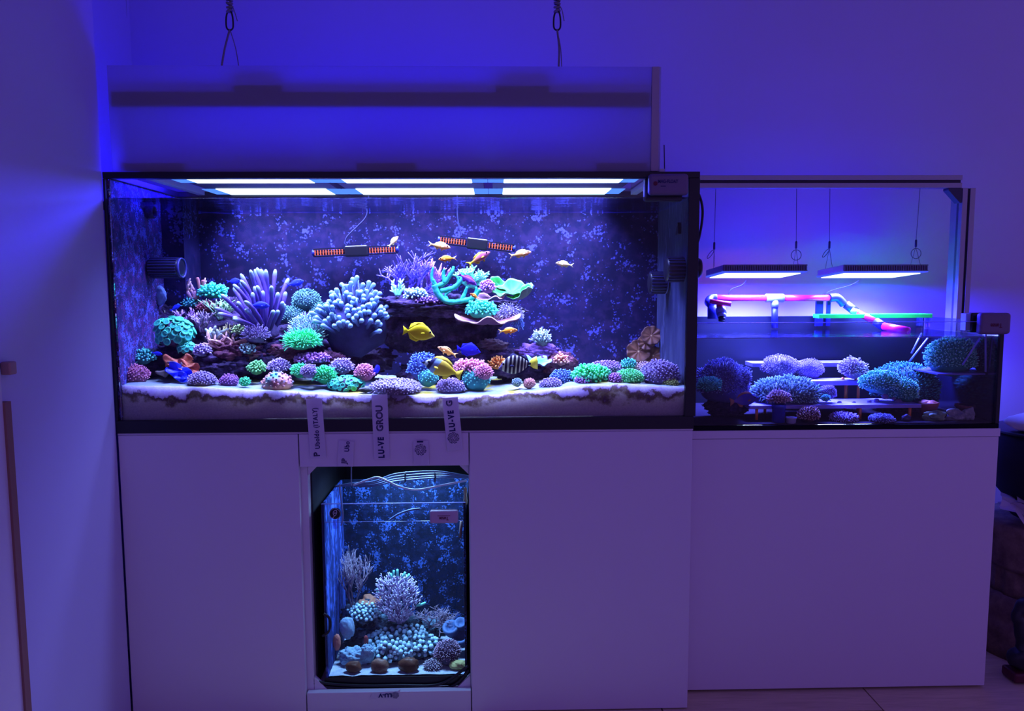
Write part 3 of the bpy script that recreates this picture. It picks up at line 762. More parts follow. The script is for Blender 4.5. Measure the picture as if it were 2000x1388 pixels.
# zoanthid-like cluster, each disc a part
def zoa(name, label, px, py, Y, w, h, n, disc_px, mats, body, seed):
    k = mpp(Y); rng = random.Random(seed); c = at(px, py, Y); R = (w*k/2, w*k/2*.7, h*k/2)
    root = thing(name, label, 'coral', c-Vector((0, 0, R[2])))
    vs, fs = blob_pts(3, tuple(x*.88 for x in R), seed, .25)
    MB().mesh_pts([v+Vector((0, 0, R[2])) for v in vs], fs).build('body', body, root, True)
    mb = MB(); r = disc_px*k/2
    mb.lathe([(r*.35, -r*.9), (r*.45, -r*.2), (r*.95, r*.10), (r*1.0, r*.26), (r*.85, r*.34), (r*.55, r*.20), (r*.28, r*.16), (r*.1, r*.24), (r*.02, r*.25)], 12)
    mb.t = [min(1., .001+math.hypot(v[0], v[1])/r) for v in mb.v]
    me = mb.mesh('polyp', mats, True)
    off = Vector((seed*3.17, seed*1.31, seed*7.7))
    for p, d in dome_points(R, n, rng, -.55, .0):
        if d.y > .35: continue
        u = Vector((p.x/R[0], p.y/R[1], p.z/R[2])); kk = 1+.25*noise.noise(u*1.6+off)
        q = Vector((0, 0, 1)).rotation_difference((d+Vector((rng.uniform(-.2, .2), -.1, .25))).normalized())
        inst(me, 'polyp', root, p*kk*.93+Vector((0, 0, R[2])), q.to_euler(), rng.uniform(.8, 1.15))
    return root
ZT_ = tipped('teal_discs', tuple((p_, bk(c_)) for p_, c_ in ((0, (.10, .70, .55)), (.35, (.03, .45, .42)), (.7, (.05, .62, .55)), (1, (.16, 1.0, .82)))))
zoa('button_polyp_coral', 'large mound of teal button polyps near the coated side pane', 340, 650, .15, 74, 62, 74, 15, ZT_, BODY, 5)
zoa('button_polyp_coral', 'lower teal button polyp clump beside the blue and orange clam', 366, 680, .14, 34, 24, 30, 11, ZT_, BODY, 6)
zoa('button_polyp_coral', 'teal button polyps spread on the sand under the green tufts', 675, 750, .07, 70, 34, 60, 10, ZT_, BODY, 9)

# purple finger coral and knobbed pale leather coral: every finger a part
rng = random.Random(3)
FING_P = tipped('purple_fingers', tuple((p_, bk(c_)) for p_, c_ in ((0, (.03, .015, .12)), (.75, (.10, .05, .42)), (.88, (.14, .09, .52)), (.94, (.24, .32, .66)), (1, (.36, .52, .74)))))
sp = []
for tx, ty, ln_, dY in [(447, 575, .6, 0), (455, 560, .8, .02), (443, 590, .7, -.03), (462, 592, .6, -.04), (470, 578, .7, .03), (480, 556, .8, .02), (483, 590, .6, -.05), (488, 533, .8, .03), (497, 552, .7, 0), (503, 524, .8, .03), (507, 530, .7, .0), (513, 562, .7, -.04), (517, 528, .8, .03), (520, 546, .7, -.02), (522, 575, .6, -.05), (527, 536, .8, .03), (533, 526, .8, .04), (537, 530, .7, .0), (543, 534, .8, .02), (549, 540, .8, .03), (548, 556, .7, -.02), (554, 574, .6, -.03), (534, 560, .7, -.04), (529, 580, .5, -.06), (506, 580, .6, -.06), (560, 590, .7, .0), (555, 608, .6, -.04), (565, 578, .8, .03), (500, 605, .5, -.07), (545, 612, .5, -.06), (476, 606, .5, -.05), (459, 614, .6, -.04), (515, 600, .6, -.07), (572, 606, .6, .0)]:
    b = (517+(tx-517)*.25, 652-(abs(tx-517))*.12)
    sp.append((b[0]-517, b[1]-650, tx-b[0], ty-b[1], dY))
finger_colony('finger_coral', 'tall purple finger coral with pale knob tips on the side reef', 'coral', 517, 650, .20, sp, 4.3, FING_P, BODY, 1.0, (60, 34, 4))
FING_B = tipped('pale_fingers', tuple((p_, bk(c_)) for p_, c_ in ((0, (.008, .010, .05)), (.5, (.02, .03, .14)), (.74, (.06, .10, .34)), (.86, (.14, .26, .62)), (1, (.24, .42, .80)))))
sp = []; rng = random.Random(8)
for row, (ry, xw, n, dY) in enumerate(((552, 40, 14, .05), (559, 54, 19, .025), (569, 62, 22, .0), (581, 68, 22, -.02), (594, 70, 20, -.04), (607, 64, 15, -.055), (620, 50, 9, -.06), (597, 74, 10, .03))):
    for i in range(n):
        u = -1+2*(i+.5)/n+rng.uniform(-.05, .05); tx = 694+u*xw+rng.uniform(-3, 3); ty = ry+abs(u)**2*24*(1 if row < 4 else .3)+rng.uniform(-5, 5)
        if row in (4, 5) and 655 < tx < 690: ty += 14
        bx = 694+u*xw*.55; by = min(ty+rng.uniform(30, 44), 672)
        sp.append((bx-694, by-700, tx-bx, ty-by, dY))
finger_colony('leather_coral', 'broad pale blue leather coral crowded with round-tipped fingers', 'coral', 694, 700, .22, sp, 3.6, FING_B, mottled('leather_stalk', ((.3, (.01, .01, .05)), (.7, (.03, .03, .11))), 20), 1.35, (118, 104, 56))
# staghorn and bushes of the central arch
STAG = tm('violet_branches', (.04, .02, .22), (.08, .04, .5), (.14, .10, .75))
branching('staghorn_coral', 'violet branching staghorn coral standing on the central ledge', 'coral', 795, 582, .27, 92, 120, STAG, 4.2, 5, 3, seed=11, spread=.6)
branching('staghorn_coral', 'dark violet bushy staghorn coral behind the orange fish', 'coral', 850, 575, .31, 70, 60, PURP, 3.4, 4, 3, seed=13)
branching('bush_coral', 'pale green spiky bush coral crowning the central arch', 'coral', 918, 562, .25, 48, 78, tm('mint_branches', (.02, .20, .20), (.08, .55, .45), (.30, .95, .70)), 4.2, 4, 4, seed=21, spread=.75)
# teal antler coral: curved arms, each a part
ar = thing('antler_coral', 'turquoise antler coral with thick upcurved arms on the ledge', 'coral', at(888, 592, .20)); o0 = ar.location.copy()
M_ANT = mottled('turquoise_skin', ((.3, (.01, .24, .16)), (.55, (.03, .46, .28)), (.75, (.12, .72, .42))), 60, .6, .5, .002)
for pts, r in (([(848, 556), (856, 575), (875, 589), (900, 588), (925, 580), (938, 565)], 6), ([(900, 588), (908, 572), (912, 560)], 4), ([(856, 575), (852, 560), (846, 545)], 5), ([(850, 560), (868, 552), (882, 532), (886, 520)], 5), ([(860, 568), (885, 562), (900, 548), (905, 532)], 5), ([(868, 552), (866, 535), (868, 525)], 4), ([(925, 580), (930, 570), (930, 560)], 4), ([(875, 589), (870, 576), (880, 568)], 4), ([(848, 556), (843, 540), (846, 522)], 3.4), ([(885, 562), (895, 552), (893, 540)], 3.6)):
    p3 = [at(a, b, .20+.0012*math.sin(i*2.1)*i-.01*(len(pts) > 5)) for i, (a, b) in enumerate(pts)]
    sp_ = smooth_path(p3, 5); n_ = len(sp_); k = mpp(.2)
    MB().tube(sp_, [r*k*(1-.55*(i/(n_-1))**2)*(1+.12*math.sin(i*2.3)) for i in range(n_)], 8).build('arm', M_ANT, ar, True, -o0)
# plates
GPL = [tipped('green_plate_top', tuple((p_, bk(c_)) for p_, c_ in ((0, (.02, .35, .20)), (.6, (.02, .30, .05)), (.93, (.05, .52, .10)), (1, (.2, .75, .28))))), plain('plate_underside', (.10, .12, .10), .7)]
pc = thing('plate_coral', 'fluorescent green cabbage plate coral on the outer end of the arch', 'coral', at(1000, 592, .24))
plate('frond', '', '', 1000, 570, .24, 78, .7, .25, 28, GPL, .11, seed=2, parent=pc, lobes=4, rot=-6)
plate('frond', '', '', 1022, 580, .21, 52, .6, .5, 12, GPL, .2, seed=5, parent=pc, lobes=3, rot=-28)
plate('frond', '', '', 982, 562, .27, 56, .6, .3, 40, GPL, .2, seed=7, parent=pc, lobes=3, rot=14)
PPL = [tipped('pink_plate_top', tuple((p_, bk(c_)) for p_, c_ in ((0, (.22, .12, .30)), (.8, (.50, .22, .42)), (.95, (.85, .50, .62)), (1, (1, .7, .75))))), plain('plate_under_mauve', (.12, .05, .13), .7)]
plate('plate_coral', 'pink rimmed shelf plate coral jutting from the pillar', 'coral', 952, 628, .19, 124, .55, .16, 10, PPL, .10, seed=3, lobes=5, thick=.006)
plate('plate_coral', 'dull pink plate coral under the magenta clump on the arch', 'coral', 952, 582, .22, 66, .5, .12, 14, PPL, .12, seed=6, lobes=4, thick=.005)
dome('bush_coral', 'teal cone of knobbly coral standing on the pink shelf', 'coral', 940, 588, 626, 62, .19, BODY, TEAL, 150, .22, .06, 1.2, .15)
dome('brain_coral', 'magenta lump coral between the green bush and the green plate', 'coral', 952, 548, 576, 30, .22, BODY, PURP, 90, .3, .1, 1.3)
dome('anemone_coral', 'lilac hairy coral draped over the outer end of the pink shelf', 'coral', 996, 590, 634, 52, .21, BODY, tm('lilac_hair', (.10, .08, .3), (.34, .30, .75), (.6, .6, .95)), 240, .35, .025, 1.0, .2, .1, 1.2)
dome('anemone_coral', 'trailing blue strands hanging off the end of the pink shelf', 'coral', 1012, 612, 652, 24, .23, BODY, BLUEF, 60, .7, .05, .9, .2, -.4, 2.)
dome('torch_coral', 'pale tentacled torch coral alone on the purple rock', 'coral', 1058, 646, 688, 42, .21, BODY, tm('pale_torch', (.10, .10, .24), (.30, .38, .58), (.62, .85, .85)), 90, .6, .055, 1.25, .1, .6, 0., -.1)
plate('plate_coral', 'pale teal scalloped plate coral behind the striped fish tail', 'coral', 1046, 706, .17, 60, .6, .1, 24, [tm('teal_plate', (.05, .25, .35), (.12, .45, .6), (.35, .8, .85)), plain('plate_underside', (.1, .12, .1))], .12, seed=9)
dome('tube_polyps', 'pinkish red tube polyps on the slope by the teal plate', 'coral', 1096, 692, 718, 30, .18, BODY, tm('coral_red_tubes', (.25, .05, .08), (.6, .2, .25), (.85, .4, .4)), 40, .4, .13, 1.2)
dome('soft_coral', 'orange tufted soft coral at the nose of the striped fish', 'coral', 972, 696, 728, 36, .17, BODY, tm('orange_tuft', (.3, .06, .02), (.75, .22, .06), (1, .45, .15)), 60, .5, .08, .9)
# side reef
dome('anemone', 'bright green long haired anemone below the pale hairy polyps', 'anemone', 590, 644, 692, 74, .13, BODY, GREEN, 330, .34, .024, .9, .12, .25, .3)
dome('anemone', 'pale blue hairy polyp bush behind the bright green anemone', 'anemone', 603, 612, 690, 76, .19, BODY, PALEB, 360, .3, .02, .9, .15, .5)
dome('star_polyp_coral', 'lilac hairy dome beside the purple finger coral base', 'coral', 499, 634, 676, 54, .15, BODY, LILAC, 260, .32, .026, 1.2, .12, .4)
dome('star_polyp_coral', 'small teal blue tuft low beside the coated side pane', 'coral', 280, 682, 716, 46, .12, BODY, CYANP, 110, .3, .07, 1.3)
dome('bush_coral', 'bright teal clump high on the side reef', 'coral', 415, 556, 588, 56, .30, BODY, TEAL, 110, .3, .07, 1.2)
branching('gorgonian', 'brown gorgonian bush with pale tips behind the teal button polyps', 'coral', 310, 650, .26, 66, 84, tm('brown_pale_tips', (.04, .025, .05), (.10, .08, .12), (.65, .75, .55)), 2.6, 4, 3, seed=31, spread=.7)
branching('gorgonian', 'greenish tipped gorgonian below the bright teal clump', 'coral', 430, 625, .25, 48, 74, tm('green_pale_tips', (.05, .06, .08), (.10, .22, .18), (.45, .75, .5)), 2.4, 4, 3, seed=33, spread=.7)
branching('bush_coral', 'lilac twiggy bush in the middle of the side reef', 'coral', 395, 650, .21, 46, 66, tm('lilac_twigs', (.07, .04, .14), (.20, .12, .34), (.44, .34, .62)), 3, 4, 3, seed=35)
branching('soft_coral', 'pinkish tree-like soft coral rising under the pump', 'coral', 382, 585, .30, 42, 44, tm('rose_twigs', (.12, .06, .14), (.30, .14, .26), (.62, .42, .52)), 4.2, 3, 2, seed=37)
branching('soft_coral', 'stubby pinkish fingers above the reddish brown rock', 'coral', 440, 684, .14, 40, 84, tm('pinkish_stubs', (.10, .04, .08), (.32, .13, .20), (.72, .45, .50)), 4.4, 3, 3, seed=39, spread=.9)
branching('soft_coral', 'blue grey stubby fingers beside the lilac twiggy bush', 'coral', 424, 662, .15, 26, 44, tm('greyblue_stubs', (.05, .05, .14), (.16, .2, .36), (.5, .62, .72)), 4.6, 2, 3, seed=41)
rock('light blue round sponge under the pump', 312, 577, .25, 26, 36, plain('pale_blue_sponge', (.26, .44, .72), .8, var=.25, scale=60, bmp=.4), amp=.15, group='sponges under the pump', name='sponge')
rock('small orange sponge under the pump', 293, 568, .24, 10, 24, plain('orange_sponge', (.75, .2, .06), .8, var=.2), amp=.15, group='sponges under the pump', name='sponge')
sp = [(0, 0, -3, -30, 0), (2, 0, 6, -22, .01)]
finger_colony('sponge', 'orange finger sponge beside the bright teal clump', 'sponge', 392, 572, .29, sp, 3.6, plain('orange_finger', (.62, .22, .16), .7, var=.2), BODY, 1.0)
for px, yt, yb, w, Y, lab in ((598, 565, 612, 56, .34, 'round grey green dome behind the knobbed leather coral'), (570, 598, 640, 58, .32, 'grey teal dome behind the pale hairy polyps'), (627, 590, 630, 44, .33, 'small teal dome touching the leather coral')):
    dome('star_polyp_coral', lab, 'coral', px, yt, yb, w, Y, BODY, TURQ, 260, .14, .035, 1.1, .08, group='dull domes behind the leather coral')
dome('star_polyp_coral', 'tiny green star polyps among the lilac twigs', 'coral', 466, 636, 656, 24, .15, BODY, tm('sage_tips', (.08, .16, .10), (.24, .42, .24), (.5, .75, .4)), 50, .4, .1, 1.2)
dome('star_polyp_coral', 'grey lilac clump under the teal button polyps', 'coral', 395, 674, 696, 34, .12, BODY, LILAC, 70, .3, .09, 1.3)
branching('bush_coral', 'violet thorny bush between the brown gorgonian and the lilac twigs', 'coral', 368, 640, .24, 40, 52, tm('violet_thorns', (.08, .03, .16), (.22, .09, .4), (.5, .3, .7)), 2.6, 4, 3, seed=61, spread=.8)
branching('gorgonian', 'dark gorgonian with cream tips at the foot of the purple fingers', 'coral', 452, 664, .17, 34, 56, tm('cream_tips', (.03, .02, .03), (.10, .07, .08), (.75, .7, .45)), 2.4, 4, 3, seed=63, spread=.8)
branching('bush_coral', 'pale mint twigs on the ledge beside the violet staghorn', 'coral', 776, 578, .22, 34, 30, tm('pale_mint', (.06, .3, .3), (.2, .6, .5), (.5, .95, .8)), 3.4, 3, 3, seed=65)
dome('star_polyp_coral', 'bluish pebble-like polyps on the ledge under the violet staghorn', 'coral', 812, 566, 586, 46, .21, BODY, PALEB, 90, .3, .08, 1.2)
dome('star_polyp_coral', 'teal cushion behind the brown gorgonian', 'coral', 372, 580, 606, 44, .31, BODY, CYANP, 110, .22, .05, 1.2)
dome('soft_coral', 'maroon cushion below the bright teal clump', 'coral', 404, 588, 612, 40, .27, BODY, tm('maroon_tips', (.1, .02, .06), (.28, .06, .14), (.45, .14, .24)), 120, .26, .05, 1.)
dome('star_polyp_coral', 'grey blue knobs at the reef edge over the reddish brown rock', 'coral', 484, 672, 694, 30, .14, BODY, PALEB, 50, .3, .11, 1.3)
dome('encrusting_coral', 'purple crust under the bright green anemone', 'coral', 610, 690, 712, 70, .13, BODY, PURP, 120, .12, .06, 1.1, .3)
dome('encrusting_coral', 'violet crust along the dark central ledge', 'coral', 835, 580, 594, 70, .22, BODY, tm('violet_crust', (.06, .02, .2), (.2, .08, .5), (.3, .16, .7)), 110, .1, .05, 1.1, .3)
# clam
M_ORM = mottled('orange_lobes', ((.3, (.30, .07, .03)), (.55, (.75, .22, .10)), (.75, (.95, .42, .22))), 40, .6, .6, .004)
M_BLM = plain('blue_mantle', (.015, .03, .85), .4, var=.4, scale=50)
cl = thing('giant_clam', 'clam with rippled blue mantle and orange lobes on the sand', 'clam', at(350, 742, .09))
for px, py, w, tilt, m, sd, rot, Y in ((352, 710, 62, 38, M_ORM, 3, 8, .11), (368, 718, 46, 50, M_ORM, 4, 20, .10), (335, 722, 50, 48, plain('clam_shell', (.20, .16, .14), .8), 8, -20, .10), (350, 726, 52, 62, M_BLM, 5, 24, .08), (360, 738, 36, 58, M_BLM, 6, 12, .07)):
    plate('mantle_lobe', '', '', px, py, Y, w, .55, .15, tilt, [m, m], .25, .004, sd, cl, 4, rot)
# colonies along the sand: px, ytop, ybot, w, Y, material, n, ln, r, label
SANDC = [
 ('brain_coral', 265, 712, 748, 50, .07, PINK, 150, .12, .05, 'pink lilac dome in the corner on the sand'),
 ('brain_coral', 395, 726, 752, 54, .05, LILAC, 180, .10, .05, 'lilac finely wrinkled dome beside the clam'),
 ('brain_coral', 447, 730, 750, 38, .06, PURP, 90, .12, .06, 'flat purple dome with red spots on the sand'),
 ('brain_coral', 478, 736, 750, 22, .05, GREEN, 50, .14, .09, 'tiny green dome on the sand beside the flat purple dome'),
 ('brain_coral', 501, 705, 734, 34, .11, tm('moss_net', (.02, .10, .06), (.10, .42, .16), (.25, .8, .35)), 90, .22, .09, 'small green netted dome on the dark rock'),
 ('star_polyp_coral', 545, 702, 730, 44, .10, LILAC, 150, .26, .05, 'lilac tufted polyps above the mottled orange dome'),
 ('brain_coral', 541, 726, 758, 60, .05, mottled('peach_teal', ((.35, (.10, .45, .45)), (.5, (.65, .30, .26)), (.7, (.85, .45, .35))), 26), 60, .05, .08, 'mottled orange and teal dome on the sand'),
 ('star_polyp_coral', 585, 710, 740, 34, .08, GREEN, 130, .25, .06, 'green tufted polyps beside the mottled orange dome'),
 ('brain_coral', 603, 711, 742, 32, .06, LILAC, 110, .15, .06, 'small round lilac dome between two green tufts'),
 ('star_polyp_coral', 634, 714, 742, 46, .08, GREEN, 170, .32, .045, 'bright green spiky tuft on the sand'),
 ('star_polyp_coral', 668, 700, 735, 46, .11, LILAC, 170, .26, .045, 'lilac spiky mound in front of the reddish rock'),
 ('brain_coral', 712, 710, 752, 40, .08, PINK, 170, .14, .05, 'pink rounded mound beside the upright blue fish'),
 ('brain_coral', 772, 738, 766, 104, .06, tm('lilac_mat', (.16, .12, .34), (.36, .30, .66), (.5, .44, .82)), 330, .05, .03, 'wide low lilac mat coral on the sand'),
 ('star_polyp_coral', 828, 690, 748, 64, .12, BLUEF, 220, .22, .04, 'blue feathery mound behind the fox-faced fish'),
 ('brain_coral', 836, 720, 752, 40, .09, CYANP, 80, .06, .07, 'cyan smooth patch under the fox-faced fish head'),
 ('brain_coral', 880, 738, 762, 56, .07, tm('violet_mat', (.12, .08, .3), (.30, .2, .6), (.45, .36, .8)), 160, .1, .05, 'violet low mound under the fox-faced fish'),
 ('star_polyp_coral', 918, 704, 728, 66, .11, PINK, 190, .2, .05, 'rosy knobbly ridge above the cyan centre'),
 ('brain_coral', 930, 716, 752, 56, .09, CYANP, 110, .06, .06, 'bright cyan patch ringed by rosy polyps'),
 ('star_polyp_coral', 945, 712, 755, 36, .07, PINK, 140, .2, .06, 'rosy round cluster at the end of the knobbly ridge'),
 ('brain_coral', 1010, 738, 758, 20, .06, PALEB, 60, .12, .1, 'tiny pale bluish ball on the sand'),
 ('brain_coral', 1034, 738, 758, 24, .06, tm('salmon_knob', (.4, .12, .18), (.75, .3, .35), (.85, .45, .5)), 60, .08, .08, 'tiny salmon coloured ball on the sand'),
 ('brain_coral', 1098, 722, 756, 50, .10, BLUEF, 160, .16, .05, 'blue folded dome beside the bright green brain coral'),
 ('brain_coral', 1076, 738, 762, 44, .06, LILAC, 130, .14, .05, 'lilac blue low dome in front of the blue folded dome'),
 ('brain_coral', 1184, 704, 736, 64, .13, tm('violet_dome', (.10, .05, .26), (.27, .14, .58), (.38, .24, .74)), 200, .08, .05, 'smooth violet dome behind the green brain corals'),
 ('brain_coral', 1154, 712, 750, 74, .08, GREEN, 210, .18, .055, 'vivid green maze coral on the sand, the larger one'),
 ('brain_coral', 1204, 728, 750, 34, .06, PURP, 100, .14, .07, 'little purple dome between the two vivid green corals'),
 ('brain_coral', 1229, 720, 752, 60, .07, tm('lime_tips', (.02, .3, .10), (.08, .85, .32), (.25, 1.0, .5)), 260, .10, .04, 'lime green round coral on the sand beside the little purple dome'),
 ('star_polyp_coral', 1228, 700, 724, 30, .12, CYANP, 90, .3, .07, 'pale teal sprig behind the lime green coral'),
 ('brain_coral', 1258, 706, 734, 44, .12, tm('peach_dome', (.2, .1, .2), (.45, .28, .42), (.6, .45, .6)), 120, .12, .05, 'dusky peach dome behind the lime green coral'),
 ('brain_coral', 1290, 702, 750, 78, .08, LILAC, 330, .1, .035, 'big lilac dome in the corner near the black post'),
 ('brain_coral', 1308, 738, 756, 36, .05, tm('olive_dome', (.1, .12, .04), (.3, .36, .1), (.45, .5, .2)), 90, .1, .06, 'small olive clump on the sand by the black post'),
]
for nm, px, yt, yb, w, Y, mt, n, ln, r, lab in SANDC:
    dome(nm, lab, 'coral', px, yt, yb, w, Y, BODY if mt.name != 'peach_teal' else mt, mt, n, ln, r, 1.25 if ln > .12 else 1.0, .14, .2, ground=(stz if yb >= 740 else None))
# the two-coloured green maze coral: purple front is another colony
dome('brain_coral', 'purple mottled foot of coral in front of the larger green maze coral', 'coral', 1138, 734, 752, 34, .055, BODY, PURP, 90, .16, .08, ground=stz)
# brown disc anemones in the far corner
M_BRN = tipped('brown_discs', tuple((p_, bk(c_)) for p_, c_ in ((0, (.75, .5, .35)), (.12, (.16, .06, .04)), (.6, (.20, .085, .06)), (1, (.10, .04, .04)))))
for px, py, w, lab in ((1272, 655, 40, 'brown disc anemone highest in the far corner'), (1262, 668, 34, 'brown disc anemone second from the top in the far corner'), (1247, 686, 48, 'widest brown disc anemone low in the far corner'), (1276, 694, 38, 'brown disc anemone lowest in the far corner')):
    plate('disc_anemone', lab, 'anemone', px, py, .36, w, .95, .12, 72, [M_BRN, M_BRN], .05, .006, lobes=8, edge_amp=.035)['group'] = 'brown disc anemones'
rock('dark snail-shaped stone lying on the sand at the glass', 714, 761, .025, 26, 11, plain('dark_olive', (.04, .05, .03), .6, var=.4, scale=80), amp=.2, group='loose stones on the sand', name='stone')
rock('small reddish stone on the sand at the glass', 797, 764, .03, 18, 9, plain('red_brown', (.16, .05, .05), .7, var=.4, scale=80), amp=.2, group='loose stones on the sand', name='stone')

# ------------------------------------------------------------------ main tank: fish
F_YEL = fish_mats('yellow_tang', ((0, (.95, .88, .12)), (.2, (.98, .82, .01)), (.6, (1, .80, .003)), (.85, (1, .8, .004))), (.97, .86, .004))
F_ANP = fish_mats('pink_anthias', ((0, (.90, .42, .15)), (.35, (.95, .36, .09)), (.8, (.95, .55, .09))), (.9, .62, .18))
F_ANO = fish_mats('orange_anthias', ((0, (.9, .30, .06)), (.3, (.95, .27, .01)), (.8, (1, .45, .02))), (.95, .6, .14))
F_ANM = fish_mats('magenta_anthias', ((0, (.5, .16, .18)), (.35, (.42, .07, .14)), (.62, (.6, .2, .06)), (.8, (.95, .6, .01))), (.95, .72, .02))
F_ANW = fish_mats('pale_anthias', ((0, (.85, .58, .22)), (.5, (.88, .52, .18)), (.8, (.85, .7, .24))), (.85, .75, .26))
F_VIO = fish_mats('violet_fish', ((0, (.20, .05, .55)), (.8, (.26, .06, .50))), (.2, .04, .5))
F_BLU = fish_mats('blue_chromis', ((0, (.03, .05, .75)), (.8, (.04, .06, .9))), (.03, .04, .8))
F_DBL = fish_mats('dark_blue_tang', ((0, (.012, .014, .42)), (.8, (.015, .012, .5))), (.01, .01, .42))
F_FOX = fish_mats('foxface', ((0, (.02, .02, .03)), (.05, (.02, .02, .03)), (.07, (.6, .72, .5)), (.13, (.6, .72, .5)), (.15, (.02, .02, .06)), (.22, (.02, .02, .06)), (.25, (.3, .5, .6)), (.35, (.35, .55, .6)), (.37, (.9, .68, .06)), (.7, (.9, .68, .03)), (.85, (.9, .72, .03))), (.88, .70, .04), hk=-.06)
st = []; 
for i, (a, c) in enumerate(((0, 0), (.10, 1), (.16, 0), (.22, 2), (.27, 0), (.33, 1), (.37, 0), (.43, 1), (.47, 0), (.53, 1), (.565, 0), (.62, 1), (.65, 0), (.69, 1), (.72, 0))):
    st.append((a, ((.015, .01, .02), (.50, .50, .3), (.42, .44, .3))[c]))
st[0] = (0, (.12, .10, .16))
F_SAIL = fish_mats('striped_tang', tuple(st), (.012, .012, .04), hk=-.03, interp='CONSTANT')
fish('tang', 'bright yellow disc-shaped fish swimming in mid water', 816, 648, .06, 66, 1, -6, 'tang', F_YEL, 'trunc', dorsal=.86)
fish('anthias', 'pale pink fish turning beside the first wave bar', 768, 472, .16, 32, 1, 42, 'anthias', F_ANW, yaw=40)
fish('anthias', 'pink fish at the inner end of the tilted wave bar', 858, 480, .14, 44, 1, -10, 'anthias', F_ANP)
fish('anthias', 'small orange fish heading for the side wall above the violet branches', 874, 505, .14, 36, -1, -4, 'anthias', F_ANO)
fish('anthias', 'magenta fish with yellow tail climbing above the spiky bush', 935, 505, .13, 52, 1, 30, 'anthias', F_ANM)
fish('anthias', 'pink fish under the outer end of the second wave bar', 1016, 496, .14, 44, 1, 10, 'anthias', F_ANP)
fish('anthias', 'lone cream coloured fish before the empty back pane', 1103, 516, .16, 36, -1, 8, 'anthias', F_ANW)
fish('anthias', 'violet fish passing in front of the spiky bush coral', 912, 545, .12, 44, 1, -32, 'anthias', F_VIO)
fish('anthias', 'orange fish hovering under the dull pink plate', 927, 578, .14, 24, -1, 25, 'anthias', F_ANO, yaw=35)
fish('anthias', 'orange brown fish below the pink shelf coral', 992, 646, .13, 38, 1, 4, 'anthias', F_ANO)
fish('anthias', 'pale pink fish in front of the dark blue fish', 874, 686, .10, 42, -1, 24, 'anthias', F_ANP)
fish('tang', 'dark blue oval fish before the central pillar', 914, 682, .14, 50, 1, -4, 'tang', F_DBL, 'trunc', dorsal=.72)
fish('foxface', 'fish with black and white face and yellow body near the sand', 866, 720, .05, 86, -1, 20, 'fox', F_FOX, 'trunc')
fish('sailfin_tang', 'dark fish with white bars and yellow tail near the sand', 1012, 711, .07, 78, -1, -3, 'tang', F_SAIL, 'trunc', dorsal=.7)
# its yellow tail
sf = bpy.data.objects['sailfin_tang']; Ls = 78*mpp(.07)
tb = MB(); fin_poly(tb, [(-.28*Ls, .04*Ls), (-.36*Ls, .13*Ls), (-.47*Ls, .18*Ls), (-.50*Ls, .04*Ls), (-.48*Ls, -.16*Ls), (-.37*Ls, -.12*Ls), (-.28*Ls, -.04*Ls)], .0058*Ls)
tb.build('tail_fin', plain('lemon_fin', (.95, .85, .03), .5), sf, True)['label'] = 'lemon yellow tail fin'
for px, py, Y, L, fc, an, lab in ((456, 549, .24, 28, 1, 4, 'small blue fish above the bright teal clump'), (576, 553, .17, 36, 1, 14, 'blue fish touching the top of the purple fingers'), (506, 596, .12, 40, 1, -4, 'blue fish in front of the purple fingers'), (342, 601, .20, 24, 1, 30, 'small blue fish over the brown gorgonian'), (306, 690, .11, 22, 1, -10, 'tiny blue fish above the clam')):
    fish('chromis', lab, px, py, Y, L, fc, an, 'chromis', F_BLU, group='blue damsel fish')
fish('chromis', 'slim blue fish seen head-on above the pink mound', 735, 722, .10, 46, 1, 4, 'chromis', F_DBL, yaw=82)

# ------------------------------------------------------------------ main tank: equipment
def wave_bar(label, p0, p1, Y, mid0, mid1):
    a, b = at(*p0, Y), at(*p1, Y); L = (b-a).length; root = thing('wave_pump', label, 'pump', (a+b)/2, 'horizontal wave bars on the back pane')
    ang = math.atan2(-(b.z-a.z), b.x-a.x); root.rotation_euler = (0, ang, 0)
    k = mpp(Y); u = lambda px: (px-(p0[0]+p1[0])/2)*k
    m0, m1 = u(mid0), u(mid1); r = 7.0*k
    bevel(MB().box(m0, m1, -.016, .016, -r*1.5, r*1.5).build('motor', M_BLACK, root), .005, 3)
    for x0, x1 in ((-L/2, m0), (m1, L/2)):
        rot_ = MB().tube([(x0+.002, 0, 0), (x1-.002, 0, 0)], r*.62, 10).build('rotor', plain('rotor_dark', (.05, .015, .03), .5), root, True)
        for zz in (-r, r):
            MB().box(x0, x1, -.008, .008, zz-.0015, zz+.0015).build('cage_rail', M_BLACK, root)
        n = max(6, int((x1-x0)/(5.2*k)))
        me = MB().box(-.0016, .0016, -r*.9, -r*.5, -r*.72, r*.72).mesh('vent', M_VENT, False)
        for i in range(n): inst(me, 'vent', rot_, (x0+(i+.7)*(x1-x0)/(n+.6), 0, 0))
        e = x0 if x0 < 0 else x1
        MB().tube([(e-.004, 0, 0), (e+.004, 0, 0)], r*.9, 10).build('end_cap', plain('navy_cap', (.02, .03, .25), .4), root, True)
    return root
M_VENT = plain('orange_vent', (.62, .11, .03), .6, var=.2, spec=.1)
wave_bar('wave bar with orange vents nearer the side wall', (613, 494), (776, 487), .37, 675, 719)
wave_bar('tilted wave bar with orange vents behind the pink fish', (858, 468), (1004, 485), .37, 912, 952)
